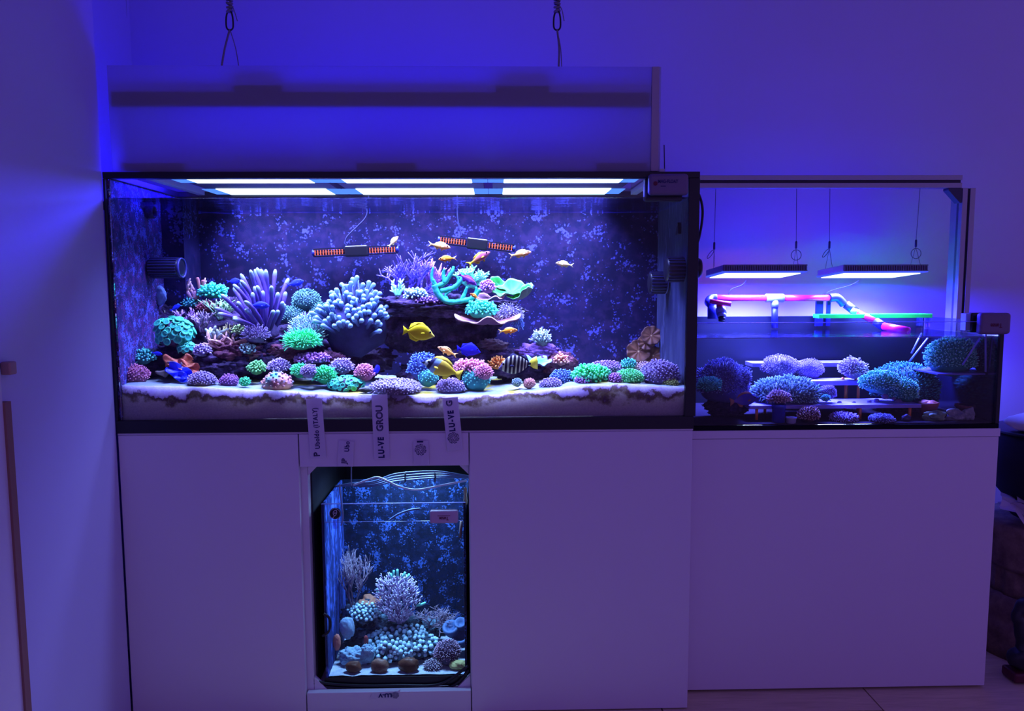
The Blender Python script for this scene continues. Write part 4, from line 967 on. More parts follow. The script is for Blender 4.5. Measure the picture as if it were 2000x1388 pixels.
for pts, lab in (([(673, 478), (678, 462), (700, 440), (716, 420), (720, 380)], 'thin dark cable rising from the wave bar nearer the side wall'), ([(902, 462), (896, 440), (893, 415), (893, 380)], 'thin dark cable rising from the tilted wave bar')):
    o = MB().tube(smooth_path([at(a, b, .39) for a, b in pts]), .0022, 6).build('pump_cable', plain('cable_navy', (.03, .03, .09), .5), None, True); tag(o, lab, 'cable')
# box added in the corner to imitate the refracted tank corner, outlet pipe, pump
ov = thing('corner_box', 'dark box added behind the coated side pane to imitate the refracted corner', 'corner box', (.05, .34, ZC+.034))
MB().box(T+.001, .075, .29, TD-.011, ZC+.034, ZW+.03).build('box', M_BACKCOAT, ov, loc=-ov.location)
pi = thing('outlet_pipe', 'dark crusty outlet pipe at the water line by the side pane', 'pipe', at(255, 405, .16)); o0 = pi.location.copy()
M_CRUST = mottled('crusty_black', ((.3, (.012, .01, .03)), (.6, (.04, .03, .08)), (.75, (.2, .15, .35))), 60, .8, .8, .003)
MB().tube(smooth_path([at(206, 402, .05)+Vector((.006, 0, 0)), at(240, 404, .12), at(275, 403, .19), at(292, 409, .20)]), [.016]*19, 12).build('pipe', M_CRUST, pi, True, -o0)
mb = MB(); c0 = at(301, 414, .2)
mb.lathe([(.012, -.02), (.018, -.018), (.018, 0), (.015, .002), (.013, 0), (.012, -.016)], 18, axis='x', cap=False); mb.build('nozzle', M_CRUST, pi, True, c0-o0)
def round_pump(label, c, r, length, ribs, axis='x', foot=None):
    root = thing('stream_pump', label, 'pump', c); n = ribs
    MB().lathe([(r*.55, -length/2), (r*.9, -length*.46), (r, -length*.3), (r*1.03, length*.1), (r*.98, length*.4), (r*.86, length/2), (r*.6, length*.51)], 28, axis=axis).build('housing', M_BLACK, root, True)
    me = MB().box(-length*.42, length*.42, -.0016, .0016, -.0018, .0018).mesh('rib', plain('rib_navy', (.03, .03, .10), .4), False)
    for i in range(n):
        a = 2*math.pi*i/n; inst(me, 'rib', root, (0, r*math.cos(a), r*math.sin(a)), (a, 0, 0))
    mb = MB(); mb.lathe([(r*.98, length*.46), (r*1.04, length*.5), (r*.98, length*.54), (r*.86, length*.52)], 28, axis=axis, cap=False); mb.build('rim_ring', plain('ring_navy', (.06, .06, .2), .35), root, True)
    if foot:
        MB().tube([Vector(foot)-Vector(c), (0, 0, 0)], r*.5, 12).build('mount', M_BLACK, root, True)
    return root
k = mpp(.2)
round_pump('black ribbed stream pump on the corner box', at(323, 523, .20), 19*k, 62*k, 22, foot=at(285, 530, .27))
round_pump('black ribbed stream pump on the clear end pane, the nearer one', at(1319, 526, .09), 24*mpp(.09), 40*mpp(.09), 22, foot=(W-T-.001, .09, at(1319, 526, .09).z))
round_pump('black ribbed stream pump on the clear end pane, the farther one', at(1284, 552, .26), 21*mpp(.26), 34*mpp(.26), 22, foot=(W-T-.001, .26, at(1284, 552, .26).z))
p = at(1372, 524, .09)
o = MB().lathe([(.018, 0), (.026, .003), (.027, .02), (.024, .026), (.012, .028)], 26, axis='x').build('magnet_holder', M_BLACK, None, True, (W+.0005, .06, p.z)); tag(o, 'round black magnet holder on the outside of the main tank end pane', 'magnet')
o = MB().tube(smooth_path([(W+.006, .05, ZT-.03), (W+.02, .04, ZT-.07), (W+.024, .04, ZT-.11), (W+.016, .045, ZT-.17), (W+.003, .05, ZT-.19)]), .0034, 8).build('power_cable', M_BLACK, None, True); tag(o, 'black cable looping outside the main tank end pane', 'cable')
for px, py, Y, s, lab in ((1324, 447, .13, 20, 'black wedge standing in for a reflection on the clear end pane, the lower one'), (1342, 426, .03, 14, 'black wedge standing in for a reflection on the clear end pane, the upper one')):  # solid black wedges added in place of a reflection on the pane
    p = at(px, py, Y); kk = mpp(Y)*s/2; x = W-T-.0012
    pts = [(x, p.y-kk*1.2, p.z-kk), (x, p.y+kk*1.4, p.z-kk), (x, p.y-kk*.6, p.z+kk*1.2)]; pts += [(x-.008, a[1], a[2]) for a in pts]
    o = MB().mesh_pts(pts, [(0, 1, 2), (3, 5, 4), (0, 3, 4, 1), (1, 4, 5, 2), (2, 5, 3, 0)]).build('reflection_wedge', M_BLACK); tag(o, lab, 'clip', 'reflection wedges on the end pane')

# ------------------------------------------------------------------ text helper
def text(name, body, loc, size, rot, mat, parent=None, outline=False, bold=0., shear=0, align='LEFT', sx=1., spc=1.):
    cu = bpy.data.curves.new(name, 'FONT'); cu.body = body; cu.size = size; cu.align_x = align; cu.align_y = 'CENTER'; cu.shear = shear
    cu.extrude = .0002; cu.offset = bold; cu.space_character = spc; cu.resolution_u = 4
    if outline: cu.fill_mode = 'NONE'; cu.bevel_depth = size*.035; cu.bevel_resolution = 0; cu.extrude = 0
    cu.materials.append(mat)
    tmp = bpy.data.objects.new(name, cu); COL.objects.link(tmp)
    me = bpy.data.meshes.new_from_object(tmp.evaluated_get(bpy.context.evaluated_depsgraph_get()))
    bpy.data.objects.remove(tmp); me.name = name
    o = bpy.data.objects.new(name, me); COL.objects.link(o); o.location = loc; o.rotation_euler = rot; o.scale = (sx, 1, 1)
    if parent: o.parent = parent
    return o
M_INK = plain('blue_ink', (.012, .012, .11), .6); M_REDI = plain('red_ink', (.12, .008, .03), .6)
R90 = math.pi/2
def magnet(label, c, w, h, d, mat, back=True, txt=None, txtmat=None, flip=False, gap=.010, tsize=.012, sub=None):
    root = thing('glass_cleaner', label, 'magnet cleaner', c)
    oh = bevel(MB().box(-w/2, w/2, -d, 0, -h/2, h/2).build('outer_half', mat, root), min(w, h)*.16, 4)
    if back:
        bevel(MB().box(-w/2-.004, w/2-.006, gap, gap+d, -h/2-.012, h/2-.004).build('inner_half', M_BLACK, root), .006, 3)
    if txt: text('lettering', txt, (0 if flip else -w*.28, -d-.0006, h*.12 if not flip else -h*.08), tsize, (R90, math.pi if flip else 0, 0), txtmat, oh, bold=.0003, align='CENTER' if flip else 'LEFT', sx=.8)
    return root
M_MAGW = plain('magnet_shell', (.16, .12, .2), .35)
c = at(1302, 362, -.002)
mg = magnet('grey magnetic glass cleaner at the top corner of the main tank front', c+Vector((0, -.004, 0)), 76*mpp(0), 40*mpp(0), .022, M_MAGW, txt='MAG-FLOAT', txtmat=M_INK, tsize=.0115, gap=.014)
lg = MB(); lg.lathe([(.004, 0), (.0055, .0004), (.0055, .001), (.003, .001)], 10, axis='y'); lg.build('logo', M_REDI, mg, False, (-76*mpp(0)*.34, -.0235, .0015))
MB().box(-.021, -.008, -.0225, -.0221, -.0062, -.0042).build('caption_bar', M_INK, mg)

# ------------------------------------------------------------------ frag tank on the second cabinet
TX0, TX1, TY1, ZR2, ZW2 = W+.012, 2.372, .47, 1.049, 1.010
ft = thing('frag_aquarium', 'low glass coral tank with open top on the second cabinet', 'aquarium', (0, 0, ZC2))
def ftp(name, x0, x1, y0, y1, z0, z1, m, bw=.001):
    o = panel(name, x0, x1, y0, y1, z0, z1, ft, m, bw); o.location = (0, 0, -ZC2); return o
def side_mirror():
    m = bpy.data.materials.new('dark_mirroring_pane'); m.use_nodes = True; nt = m.node_tree; nt.nodes.clear()
    g = N(nt, 'ShaderNodeBsdfGlossy'); g.inputs['Roughness'].default_value = .12; g.inputs[0].default_value = (.42, .46, .6, 1)
    d = N(nt, 'ShaderNodeBsdfDiffuse'); d.inputs[0].default_value = (.008, .01, .05, 1)
    mx = N(nt, 'ShaderNodeMixShader'); mx.inputs[0].default_value = .55; o = N(nt, 'ShaderNodeOutputMaterial')
    nt.links.new(d.outputs[0], mx.inputs[1]); nt.links.new(g.outputs[0], mx.inputs[2]); nt.links.new(mx.outputs[0], o.inputs[0]); return m
ftp('front_glass', TX0, TX1, Y2, Y2+.008, ZC2+.013, ZR2, M_GLASS)
ftp('left_glass', TX0, TX0+.008, Y2+.009, TY1-.009, ZC2+.013, ZR2, M_FILM)
ftp('right_glass', TX1-.008, TX1, Y2+.009, TY1-.009, ZC2+.013, ZW2-.001, side_mirror())
ftp('right_glass_rim', TX1-.008, TX1, Y2+.009, TY1-.009, ZW2, ZR2, M_GLASS)
ftp('back_glass', TX0, TX1, TY1-.008, TY1, ZC2+.013, ZR2+.002, M_FILM)
ftp('base_band', TX0, TX1, Y2-.002, TY1, ZC2, ZC2+.0125, plain('matt_black_band', (.012, .012, .016), .9, spec=.05))
ftp('corner_seal', TX1-.010, TX1+.001, Y2-.001, Y2+.0085, ZC2+.013, ZR2-.01, M_BLACK)
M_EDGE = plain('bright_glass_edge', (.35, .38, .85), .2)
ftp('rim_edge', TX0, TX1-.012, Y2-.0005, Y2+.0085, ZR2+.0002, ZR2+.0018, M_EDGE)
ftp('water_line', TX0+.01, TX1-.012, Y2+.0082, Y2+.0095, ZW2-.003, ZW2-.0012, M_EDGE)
ftp('floor_glass', TX0+.01, TX1-.01, Y2+.009, TY1-.009, ZC2+.0127, ZC2+.016, plain('tank_floor_violet', (.03, .022, .035), .95, var=.4, scale=30, spec=.02))
water_sheet('water_surface', TX0+.009, TX1-.009, Y2+.0095, TY1-.0095, ZW2, .0006, 5, 'calm water surface of the low coral tank')
# second tank lamps hanging from an aluminium gantry
GY = .42; bz0, bz1 = at(1600, 367, GY-.015).z, at(1600, 342, GY-.015).z; bx1 = at(1880, 350, GY-.015).x
gan = thing('lamp_gantry', 'aluminium profile gantry standing behind the low coral tank', 'frame', (1.6, GY, 0))
def gp(name, x0, x1, y0, y1, z0, z1, m):
    o = panel(name, x0, x1, y0, y1, z0, z1, gan, m, .001); o.location = (-1.6, -GY, 0); return o
hh_ = (bz1-bz0)
gp('beam_upper', 1.545, bx1, GY-.015, GY+.015, bz0+hh_*.62, bz1, M_ALU); gp('beam_lower', 1.545, bx1, GY-.015, GY+.015, bz0, bz0+hh_*.40, M_ALU)
gp('beam_core', 1.545, bx1-.0005, GY-.008, GY+.014, bz0+hh_*.402, bz0+hh_*.618, M_ALUD)
qx0, qx1 = at(1874, 500, GY-.015).x, at(1899, 500, GY-.015).x; zb0 = .0
w_ = qx1-qx0
for s0, s1, m_, dy in ((0, .4, M_ALU, 0), (.402, .598, M_ALUD, .007), (.6, 1, M_ALU, 0)):
    gp('post', qx0+w_*s0, qx0+w_*s1, GY-.015+dy, GY+.045-dy, zb0, bz0-.0005, m_)
gp('post_groove', qx0-.0006, qx0+.001, GY+.002, GY+.012, .3, bz0-.03, M_ALUD)
mb = MB(); a = .045; zt = bz0-.0006
pts = [(qx0-.0008, GY-.014, zt), (qx0-a, GY-.014, zt), (qx0-.0008, GY-.014, zt-a), (qx0-a, GY-.014, zt-.006), (qx0-.007, GY-.014, zt-a)]
idx = [0, 1, 3, 4, 2]; f_ = [pts[i] for i in idx]; b_ = [(q[0], GY+.014, q[2]) for q in f_]
mb.mesh_pts(f_+b_, [(0, 1, 2, 3, 4), (9, 8, 7, 6, 5)]+[(i, (i+1) % 5, 5+(i+1) % 5, 5+i) for i in range(5)]); mb.build('corner_bracket', M_ALUD, gan, loc=(-1.6, -GY, 0))

def hang_lamp(label, px0, px1, col_side):
    yn, yf = GY-.095, GY+.095
    a, b = at(px0, 534, yn), at(px1, 534, yn); L = b.x-a.x; cx = (a.x+b.x)/2; zb = a.z; h = 13*mpp(yn); tilt = math.radians(4.)
    root = thing('hanging_lamp', label, 'lamp', (cx, GY, zb), 'hanging coral lamps'); 
    tl = Matrix.Rotation(-tilt, 4, 'X')
    def part(o): o.matrix_local = Matrix.Translation((0, 0, 0)) @ tl; return o
    D = .095
    hs = part(bevel(MB().box(-L/2, L/2, -D+.004, D-.004, .002, h*.98).build('housing', col_side, root), .001))
    part(MB().box(-L/2, L/2, -D, -D+.003, h*.80, h).build('fin_rail', M_FING, root)); part(MB().box(-L/2, L/2, -D, -D+.003, 0, h*.14).build('fin_rail', M_FING, root))
    n = 36; me = MB().box(-.0022, .0022, -D, -D+.004, h*.14, h*.80).mesh('cooling_fin', M_FING, False)
    for i in range(n):
        inst(me, 'cooling_fin', hs, (-L/2+(i+.5)*L/n, 0, 0))
    part(MB().box(-L/2, L/2, -D, D, -.0035, .0005).build('lens_plate', glow('lamp_lens', (.06, .10, 1), 1.0), root))
    part(MB().box(-L/2+.012, L/2-.012, -D+.022, D-.006, -.006, -.0037).build('diode_plate', M_LED, root))
    # the lamp's own light, plus an upward lamp added to brighten the wall
    area('coral_lamp_daylight', (0, 0, -.01), L*.85, .14, LAMP_CORAL, 6.5, 138, (-tilt, 0, 0), root)
    area('coral_lamp_actinic', (0, 0, -.01), L*.85, .14, LAMP_BLUE, 36.0, 176, (-tilt, 0, 0), root)
    area('coral_lamp_added_up_fill', (0, 0, h+.006), L*.85, .14, LAMP_BLUE, .8, 178, (math.pi, 0, 0), root)
    return root, cx, zb, h, L
M_FING = plain('grey_fin', (.13, .11, .17), .5); 
lampA = hang_lamp('hanging coral lamp nearer the main tank', 1413, 1577, plain('lamp_side_grey', (.20, .2, .3), .4))
lampB = hang_lamp('hanging coral lamp nearer the gantry post', 1648, 1813, plain('lamp_side_grey', (.20, .2, .3), .4))
M_WIRE = plain('steel_wire', (.06, .06, .1), .4)
for (root, cx, zb, h, L), ws in ((lampA, ((1398, 1395, 480, 'a', 'nearer the main tank, inner wire'), (1556, 1555, 478, 'b', 'nearer the main tank, outer wire'))), (lampB, ((1621, 1620, 478, 'a', 'nearer the gantry post, inner wire'), (1797, 1789, 475, 'b', 'nearer the gantry post, outer wire')))):
    for tx, gx, gy, kind, lab in ws:
        top = at(tx, 368, GY); grip = at(gx, gy, GY)
        root2 = thing('lamp_wire', 'thin steel suspension wire of the lamp '+lab, 'wire', grip, 'lamp suspension wires'); o0 = root2.location.copy()
        MB().tube([Vector((top.x, GY, bz0)), grip+Vector((0, 0, .01))], .0009, 5).build('wire', M_WIRE, root2, True, -o0)
        MB().lathe([(.0012, .012), (.0032, .010), (.0034, -.010), (.002, -.012)], 10).build('gripper', plain('gripper_dark', (.03, .03, .07), .4), root2, True)
        for sd in (-1, 1):
            MB().tube([grip-Vector((0, 0, .011)), Vector((grip.x+sd*.016, GY+sd*.06, zb+h-.002-sd*.004))], .0007, 5).build('bridle', M_WIRE, root2, True, -o0)
        mb = MB(); rx = .016 if kind == 'b' else .006; cz = -.032 if kind == 'b' else -.026; cxo = 0 if kind == 'b' else -.012
        rot = .0 if kind == 'b' else .6
        mb.tube([(cxo+rx*math.cos(q*.35)*math.cos(rot)+.016*math.sin(q*.35)*math.sin(rot), -.003, cz+.016*math.sin(q*.35)*math.cos(rot)-rx*math.cos(q*.35)*math.sin(rot)*.2) for q in range(19)], .0011, 5, cap=False); mb.build('wire_coil', M_WIRE, root2, True)
for pts, lab in (([(1457, 548), (1448, 557), (1428, 565), (1422, 580)], 'black lead below the lamp nearer the main tank'), ([(1677, 548), (1660, 557), (1622, 568), (1604, 580)], 'black lead below the lamp nearer the gantry post')):
    o = MB().tube(smooth_path([at(a, b, .5) for a, b in pts]), .0016, 6).build('lamp_lead', M_BLACK, None, True); tag(o, lab, 'cable')

# red return pipe with fittings
PY = .445; M_RED = plain('red_pipe', (.85, .03, .12), .3); M_PVC = plain('grey_fitting', (.30, .38, .50), .35); M_NAVY = plain('dark_blue_fitting', (.012, .015, .25), .4)
rp = thing('return_pipe', 'red plumbing pipe with grey tee behind the low coral tank', 'pipe', at(1515, 622, PY)); o0 = rp.location.copy(); k = mpp(PY)
def seg(name, pts, r, m, Ys=None, n=14):
    p3 = [at(a, b, (Ys[i] if Ys else PY)) for i, (a, b) in enumerate(pts)]
    return MB().tube(p3, r*k, n).build(name, m, rp, True, -o0)
seg('pipe', [(1396, 582), (1496, 582)], 6.2, M_RED); seg('pipe', [(1530, 582), (1622, 582)], 6.2, M_RED)
seg('tee', [(1496, 582), (1530, 582)], 8.2, M_PVC); seg('tee_branch', [(1513, 586), (1513, 600)], 7.5, M_PVC)
seg('riser', [(1513, 598), (1513, 640)], 6.2, M_NAVY)
MB().tube(smooth_path([at(1620, 582, PY), at(1634, 581, PY), at(1642, 587, PY), at(1648, 594, PY)]), 8.2*k, 14).build('elbow', M_NAVY, rp, True, -o0)
seg('pipe', [(1640, 585), (1656, 597)], 6, M_RED)
seg('coupling', [(1652, 594), (1672, 609)], 8.5, M_NAVY, (PY, .43)); seg('collar', [(1664, 604), (1674, 611)], 7.6, M_PVC, (.434, .425))
seg('pipe', [(1670, 608), (1714, 630)], 6.4, M_RED, (.43, .37)); seg('coupling', [(1711, 628), (1728, 639)], 8.2, M_NAVY, (.375, .345)); seg('outlet', [(1726, 637), (1774, 646)], 7.2, plain('magenta_pipe', (.95, .01, .30), .3), (.345, .27))
MB().tube(smooth_path([at(1400, 582, PY), at(1388, 583, PY), at(1384, 590, .42), at(1388, 594, .39)]), 8*k, 14).build('elbow', M_NAVY, rp, True, -o0)
seg('lever', [(1386, 588), (1428, 594)], 4.4, plain('pink_red_lever', (.95, .05, .20), .35), (.36, .34)); seg('valve', [(1406, 592), (1406, 605)], 6.5, M_RED, (.36, .36))
seg('valve_body', [(1392, 596), (1392, 622)], 10, M_NAVY, (.40, .40)); seg('valve_nut', [(1407, 603), (1409, 612)], 9.5, M_PVC, (.36, .35)); seg('valve_nut', [(1409, 613), (1410, 619)], 8.2, M_PVC, (.35, .345)); seg('valve_nut', [(1410, 619), (1410, 626)], 6.5, M_BLACK, (.345, .34))
for px, w_ in ((1600, 14), (1618, 7)):
    p = at(px, 600, .455); kk = mpp(.455)
    MB().box(-w_*kk/2, w_*kk/2, -.004, .004, -.06, .02).build('pipe_bracket', M_NAVY, rp, loc=p-o0)
a = at(1598, 619, .40); b = at(1820, 612, .40)
o = bevel(MB().box(a.x, b.x, .395, .44, a.z-.004, a.z+.0085).build('acrylic_sheet', plain('glowing_acrylic_edge', (.02, .95, .05), .25, var=.15)), .001); tag(o, 'bright green edged acrylic sheet resting above the low tank', 'acrylic sheet')

# rack with orange legs
M_SHELF = plain('violet_shelf', (.34, .28, .62), .5, var=.2, scale=50); M_LEG = plain('orange_rod', (1.0, .30, .06), .3, var=.05)
rk = thing('frag_rack', 'tiered acrylic rack with glowing orange legs in the low tank', 'rack', at(1640, 822, .2)); o0 = rk.location.copy(); zfl = ZC2+.0162
def shelf(px0, px1, pyt, pyb, Ya, Yb):
    a, b = at(px0, pyt, Ya), at(px1, pyt, Ya); th_ = (pyb-pyt)*mpp(Ya)
    bevel(MB().box(a.x, b.x, Ya, Yb, a.z-th_, a.z).build('shelf', M_SHELF, rk, loc=-o0), .001); return a.z-th_
z1 = shelf(1464, 1800, 792, 799, .14, .26); z2 = shelf(1560, 1700, 744, 753, .27, .34); z3 = shelf(1470, 1690, 709, 717, .37, .44)
for px, Y, zt in ((1478, .15, z1), (1494, .25, z1), (1680, .15, z1), (1777, .15, z1), (1650, .30, z2), (1675, .28, z2), (1590, .30, z2), (1500, .40, z3), (1652, .40, z3)):
    x = at(px, 800, Y).x; MB().tube([(x, Y, zfl), (x, Y, zt-.0003)], .0042, 10).build('leg', M_LEG, rk, True, -o0)
for px, Y in ((1650, .28), (1675, .28)):
    x = at(px, 730, Y).x; MB().tube([(x, Y+.01, z2+.0125), (x, Y+.01, z2+.022)], .0042, 10).build('leg_stub', M_LEG, rk, True, -o0)
# corals of the low tank
def fdome(lab, px, yt, yb, w, Y, mt, n=260, ln=.18, r=.03, nm='star_polyp_coral', body=BODY, knob=1.1, **kw):
    n = int(n*1.9); r *= .68; ln *= .85
    return dome(nm, lab, 'coral', px, yt, yb, w, Y, body, mt, n, ln, r, knob, .22, .25, .1, -.45, **kw)
BLUV = tm('blue_violet_tips', (.04, .03, .2), (.14, .14, .55), (.30, .34, .85))
DTEA = tm('deep_teal_tips', (.01, .06, .12), (.04, .22, .38), (.10, .50, .62))
AQUA = tm('aqua_tips', (.01, .14, .16), (.04, .50, .48), (.30, .95, .80))
fdome('large blue violet hairy mound at the main tank end of the low tank', 1412, 700, 790, 112, .20, BLUV, 620, .14, .02)
rock('dark rock under the large blue violet hairy mound', 1418, 792, .21, 84, 40, M_ROCK, group='rocks of the low tank')
rock('dark rock under the broad blue green mound', 1765, 798, .29, 96, 34, M_ROCK, group='rocks of the low tank')
fdome('cyan flower cluster at the foot of the large blue violet mound', 1385, 736, 768, 52, .13, CYANP, 110, .24, .05)
fdome('lilac dome standing on the back shelf of the rack', 1524, 692, 740, 76, .36, LILAC, 380, .1, .025)
fdome('smaller lilac dome beside the one on the back shelf', 1580, 700, 742, 58, .35, LILAC, 300, .1, .03)
fdome('grey teal hairy mound spreading over the rack', 1535, 734, 796, 134, .22, tm('mixed_teal', (.05, .08, .16), (.16, .26, .45), (.30, .55, .62)), 560, .16, .022)
fdome('little mauve tuft planted on the blue pot', 1521, 762, 792, 46, .12, tm('mauve_tips', (.12, .06, .14), (.34, .2, .40), (.62, .46, .66)), 110, .3, .07)
fdome('lilac loose branched tuft on the middle shelf', 1665, 698, 744, 54, .28, tm('silver_lilac', (.12, .08, .2), (.34, .26, .5), (.7, .65, .85)), 170, .34, .045)
fdome('small lilac ball on the lower shelf', 1616, 752, 782, 38, .19, LILAC, 150, .14, .05)
fdome('tiny cyan tuft beside the small lilac ball', 1613, 770, 786, 18, .15, CYANP, 40, .35, .12)
fdome('broad blue green mound beside the rack end', 1765, 706, 800, 134, .30, DTEA, 620, .12, .02)
fdome('bright aqua mound in front of the broad blue green one, upper part', 1718, 722, 772, 78, .21, AQUA, 240, .18, .04)
fdome('bright aqua mound in front of the broad blue green one, lower part', 1764, 738, 790, 62, .20, AQUA, 220, .18, .045)
fdome('dull olive mound at the shaded end of the blue green one', 1806, 745, 805, 56, .30, TURQ, 230, .14, .03)
fdome('large aqua dome raised on the clear hanging shelf', 1857, 657, 738, 98, .20, AQUA, 460, .16, .03)
fdome('small aqua tuft behind the raised dome at the tank end', 1895, 686, 732, 40, .27, AQUA, 110, .24, .05)
fdome('brown tufted ball on the tank floor beside the small white cup', 1580, 794, 826, 44, .11, tm('brown_tufts', (.08, .03, .06), (.22, .1, .16), (.55, .38, .48)), 110, .26, .07)
fdome('blue fuzzy mat on the tank floor between two orange legs', 1722, 808, 826, 50, .11, BLUV, 160, .14, .05)
fdome('pale lilac crumbs of coral on the tank floor', 1648, 804, 826, 56, .13, LILAC, 120, .16, .06)
M_SHL = mottled('greenish_shell', ((.3, (.08, .12, .10)), (.5, (.22, .34, .16)), (.7, (.5, .62, .35))), 40, .6, .8, .003)
M_SHG = mottled('grey_shell', ((.3, (.10, .10, .12)), (.5, (.30, .32, .30)), (.7, (.6, .62, .55))), 34, .6, .8, .003)
rock('green ridged shell on the tank floor near the clay pot', 1826, 812, .12, 44, 24, M_SHL, amp=.4, group='shells on the low tank floor', name='shell')
rock('grey lumpy shell on the tank floor, middle of the three', 1868, 811, .12, 40, 22, M_SHG, amp=.5, group='shells on the low tank floor', name='shell')
rock('grey knobbed shell on the tank floor nearest the tank end', 1892, 808, .12, 24, 26, M_SHG, amp=.5, group='shells on the low tank floor', name='shell')
rock('dark round snail beside an orange leg', 1770, 816, .11, 18, 14, plain('dark_snail', (.03, .02, .06), .5, var=.4, scale=80), amp=.2, group='snails in the low tank', name='snail')
for i, (px, py, w) in enumerate(sorted(((1728, 774, 14), (1745, 778, 9), (1712, 782, 12), (1698, 784, 10), (1755, 784, 16), (1668, 786, 9), (1640, 786, 10), (1718, 789, 10), (1685, 789, 8)))):
    rock('small coral frag plug on the lower shelf, %s counted from the main tank' % ('first', 'second', 'third', 'fourth', 'fifth', 'sixth', 'seventh', 'eighth', 'ninth')[i], px, py, .18, w, w*.7, plain('frag_plug', (.22, .17, .35), .8, var=.5, scale=90), amp=.3, group='frag plugs on the lower shelf', name='frag_plug', sub=2)
def pot(name, label, px, py0, py1, w, Y, m, flare=1.2, group=None):
    a = at(px, py1, Y); kk = mpp(Y); h = (py1-py0)*kk; r = w*kk/2
    o = MB().lathe([(r/flare*.9, 0), (r/flare, .001), (r*.96, h*.78), (r*1.05, h*.80), (r*1.05, h), (r*.9, h), (r*.86, h*.8), (r/flare*.8, h*.2)], 26).build(name, m, None, True, a); return tag(o, label, 'pot', group)
pot('blue_pot', 'dark blue cylinder pot standing on the tank floor', 1520, 788, 826, 26, .115, plain('navy_pot', (.015, .02, .32), .4), 1.03)
pot('clay_pot', 'terracotta pot with a drooping pink coral at the shelf end', 1812, 784, 818, 34, .15, plain('terracotta', (.34, .10, .08), .7, var=.2))
pot('clay_dish', 'shallow terracotta dish near the tank end', 1889, 789, 812, 44, .22, plain('terracotta', (.34, .10, .08), .7), 1.6)
pot('small_cup', 'small whitish cup on the tank floor', 1545, 814, 826, 20, .10, plain('white_cup', (.45, .42, .6), .4), 1.15)
plate('plate_coral', 'pink drooping coral on the terracotta pot', 'coral', 1816, 782, .15, 34, .8, -.3, 8, [plain('salmon', (.75, .25, .2), .6, var=.2), plain('salmon', (.7, .25, .2))], .15, .006)
# clear hanging shelf at the tank end
M_CLEAR = glassy('clear_acrylic', (.75, .78, .95), .10)
hs_ = thing('hanging_shelf', 'clear acrylic shelf hung inside the tank end', 'shelf', at(1860, 730, .2)); o0 = hs_.location.copy()
a = at(1796, 722, .22); b = at(1915, 728, .14); xe = TX1-.012
MB().box(a.x, xe, .13, .30, b.z-.004, b.z).build('shelf_plate', plain('shelf_lilac_clear', (.16, .14, .40), .3), hs_, loc=-o0)
for (p0, p1, Y) in (((1812, 660), (1776, 706), .34), ((1914, 660), (1880, 712), .14), ((1800, 650), (1780, 690), .36), ((1925, 640), (1925, 726), .13)):
    MB().tube([at(*p0, Y), at(*p1, Y)], .003, 6).build('strut', M_EDGE, hs_, True, -o0)
for px, w_ in ((1795, 16), (1812, 6)):
    p = at(px, 640, .22); MB().box(-w_*.0006, w_*.0006, -.004, .004, -.03, .03).build('hook', M_CLEAR, hs_, loc=p-o0)
fish('tang', 'blue violet fish with orange lower edge in the low tank', 1452, 781, .10, 62, 1, 8, 'fox', fish_mats('violet_tang', ((0, (.06, .04, .3)), (.5, (.07, .05, .42)), (.8, (.2, .14, .45))), (.45, .2, .12)), 'trunc')
c = at(1931, 631, Y2)
mg = magnet('grey magnetic glass cleaner over the end corner of the low tank', c+Vector((.003, -.003, 0)), 62*mpp(Y2), 42*mpp(Y2), .024, M_MAGW, False, 'Tunze', M_REDI, True, tsize=.016)
bevel(MB().box(-.046, .03, .0125, .036, -.026, .028).build('inner_half', M_BLACK, mg), .006, 3)
MB().box(-.060, -.047, .014, .036, -.020, .026).build('pad', M_PVC, mg)

# ------------------------------------------------------------------ small tank in the cabinet bay
SX0, SX1, SY0, SY1, SZ0, SZR, SZW = .512, .897, .030, .285, ZB-.001, .574, .525
st_ = thing('nano_aquarium', 'small glass reef tank inside the open cabinet bay', 'aquarium', (SX0, SY0, SZ0))
def sp_(name, x0, x1, y0, y1, z0, z1, m, bw=.001):
    o = panel(name, x0, x1, y0, y1, z0, z1, st_, m, bw); o.location = (-SX0, -SY0, -SZ0); return o
NZ = .088
sp_('front_glass', SX0, SX1, SY0, SY0+.006, SZ0+.001, SZR, M_GLASS)
M_NANOB = coated('nano_back_growth', (.006, .012, .035), (.05, .12, .42), (.012, .025, .10), 130, .98)
M_NANOL = coated('nano_side_growth', (.015, .035, .16), (.08, .16, .70), (.03, .05, .26), 110, .92, (1, 1.4, .25), .8)
sp_('left_glass', SX0, SX0+.006, SY0+.007, SY1, SZ0+.001, SZR, M_NANOL); sp_('back_glass', SX0, SX1, SY1, SY1+.006, SZ0+.001, SZR, M_NANOB)
sp_('right_glass', SX1-.006, SX1, SY0+.007, SY1, SZ0+.001, SZR, M_NANOB)
sp_('base_band', SX0-.004, SX1, SY0-.0015, SY0-.0001, SZ0+.0005, NZ+.003, M_BLACK)
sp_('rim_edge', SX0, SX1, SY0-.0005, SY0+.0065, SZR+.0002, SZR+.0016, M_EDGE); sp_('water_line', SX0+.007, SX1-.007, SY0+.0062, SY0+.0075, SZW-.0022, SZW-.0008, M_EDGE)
water_sheet('water_surface', SX0+.007, SX1-.007, SY0+.0075, SY1-.001, SZW, .0012, 9, 'water surface of the small tank in the cabinet bay')
mb = MB(); nx, ny = 50, 36
for j in range(ny+1):
    for i in range(nx+1):
        x = SX0+.0065+(SX1-SX0-.013)*i/nx; y = SY0+.0068+(SY1-SY0-.0075)*j/ny; mb._addv([(x, y, NZ+.004+.004*noise.noise(Vector((x*30, y*30, 4))))])
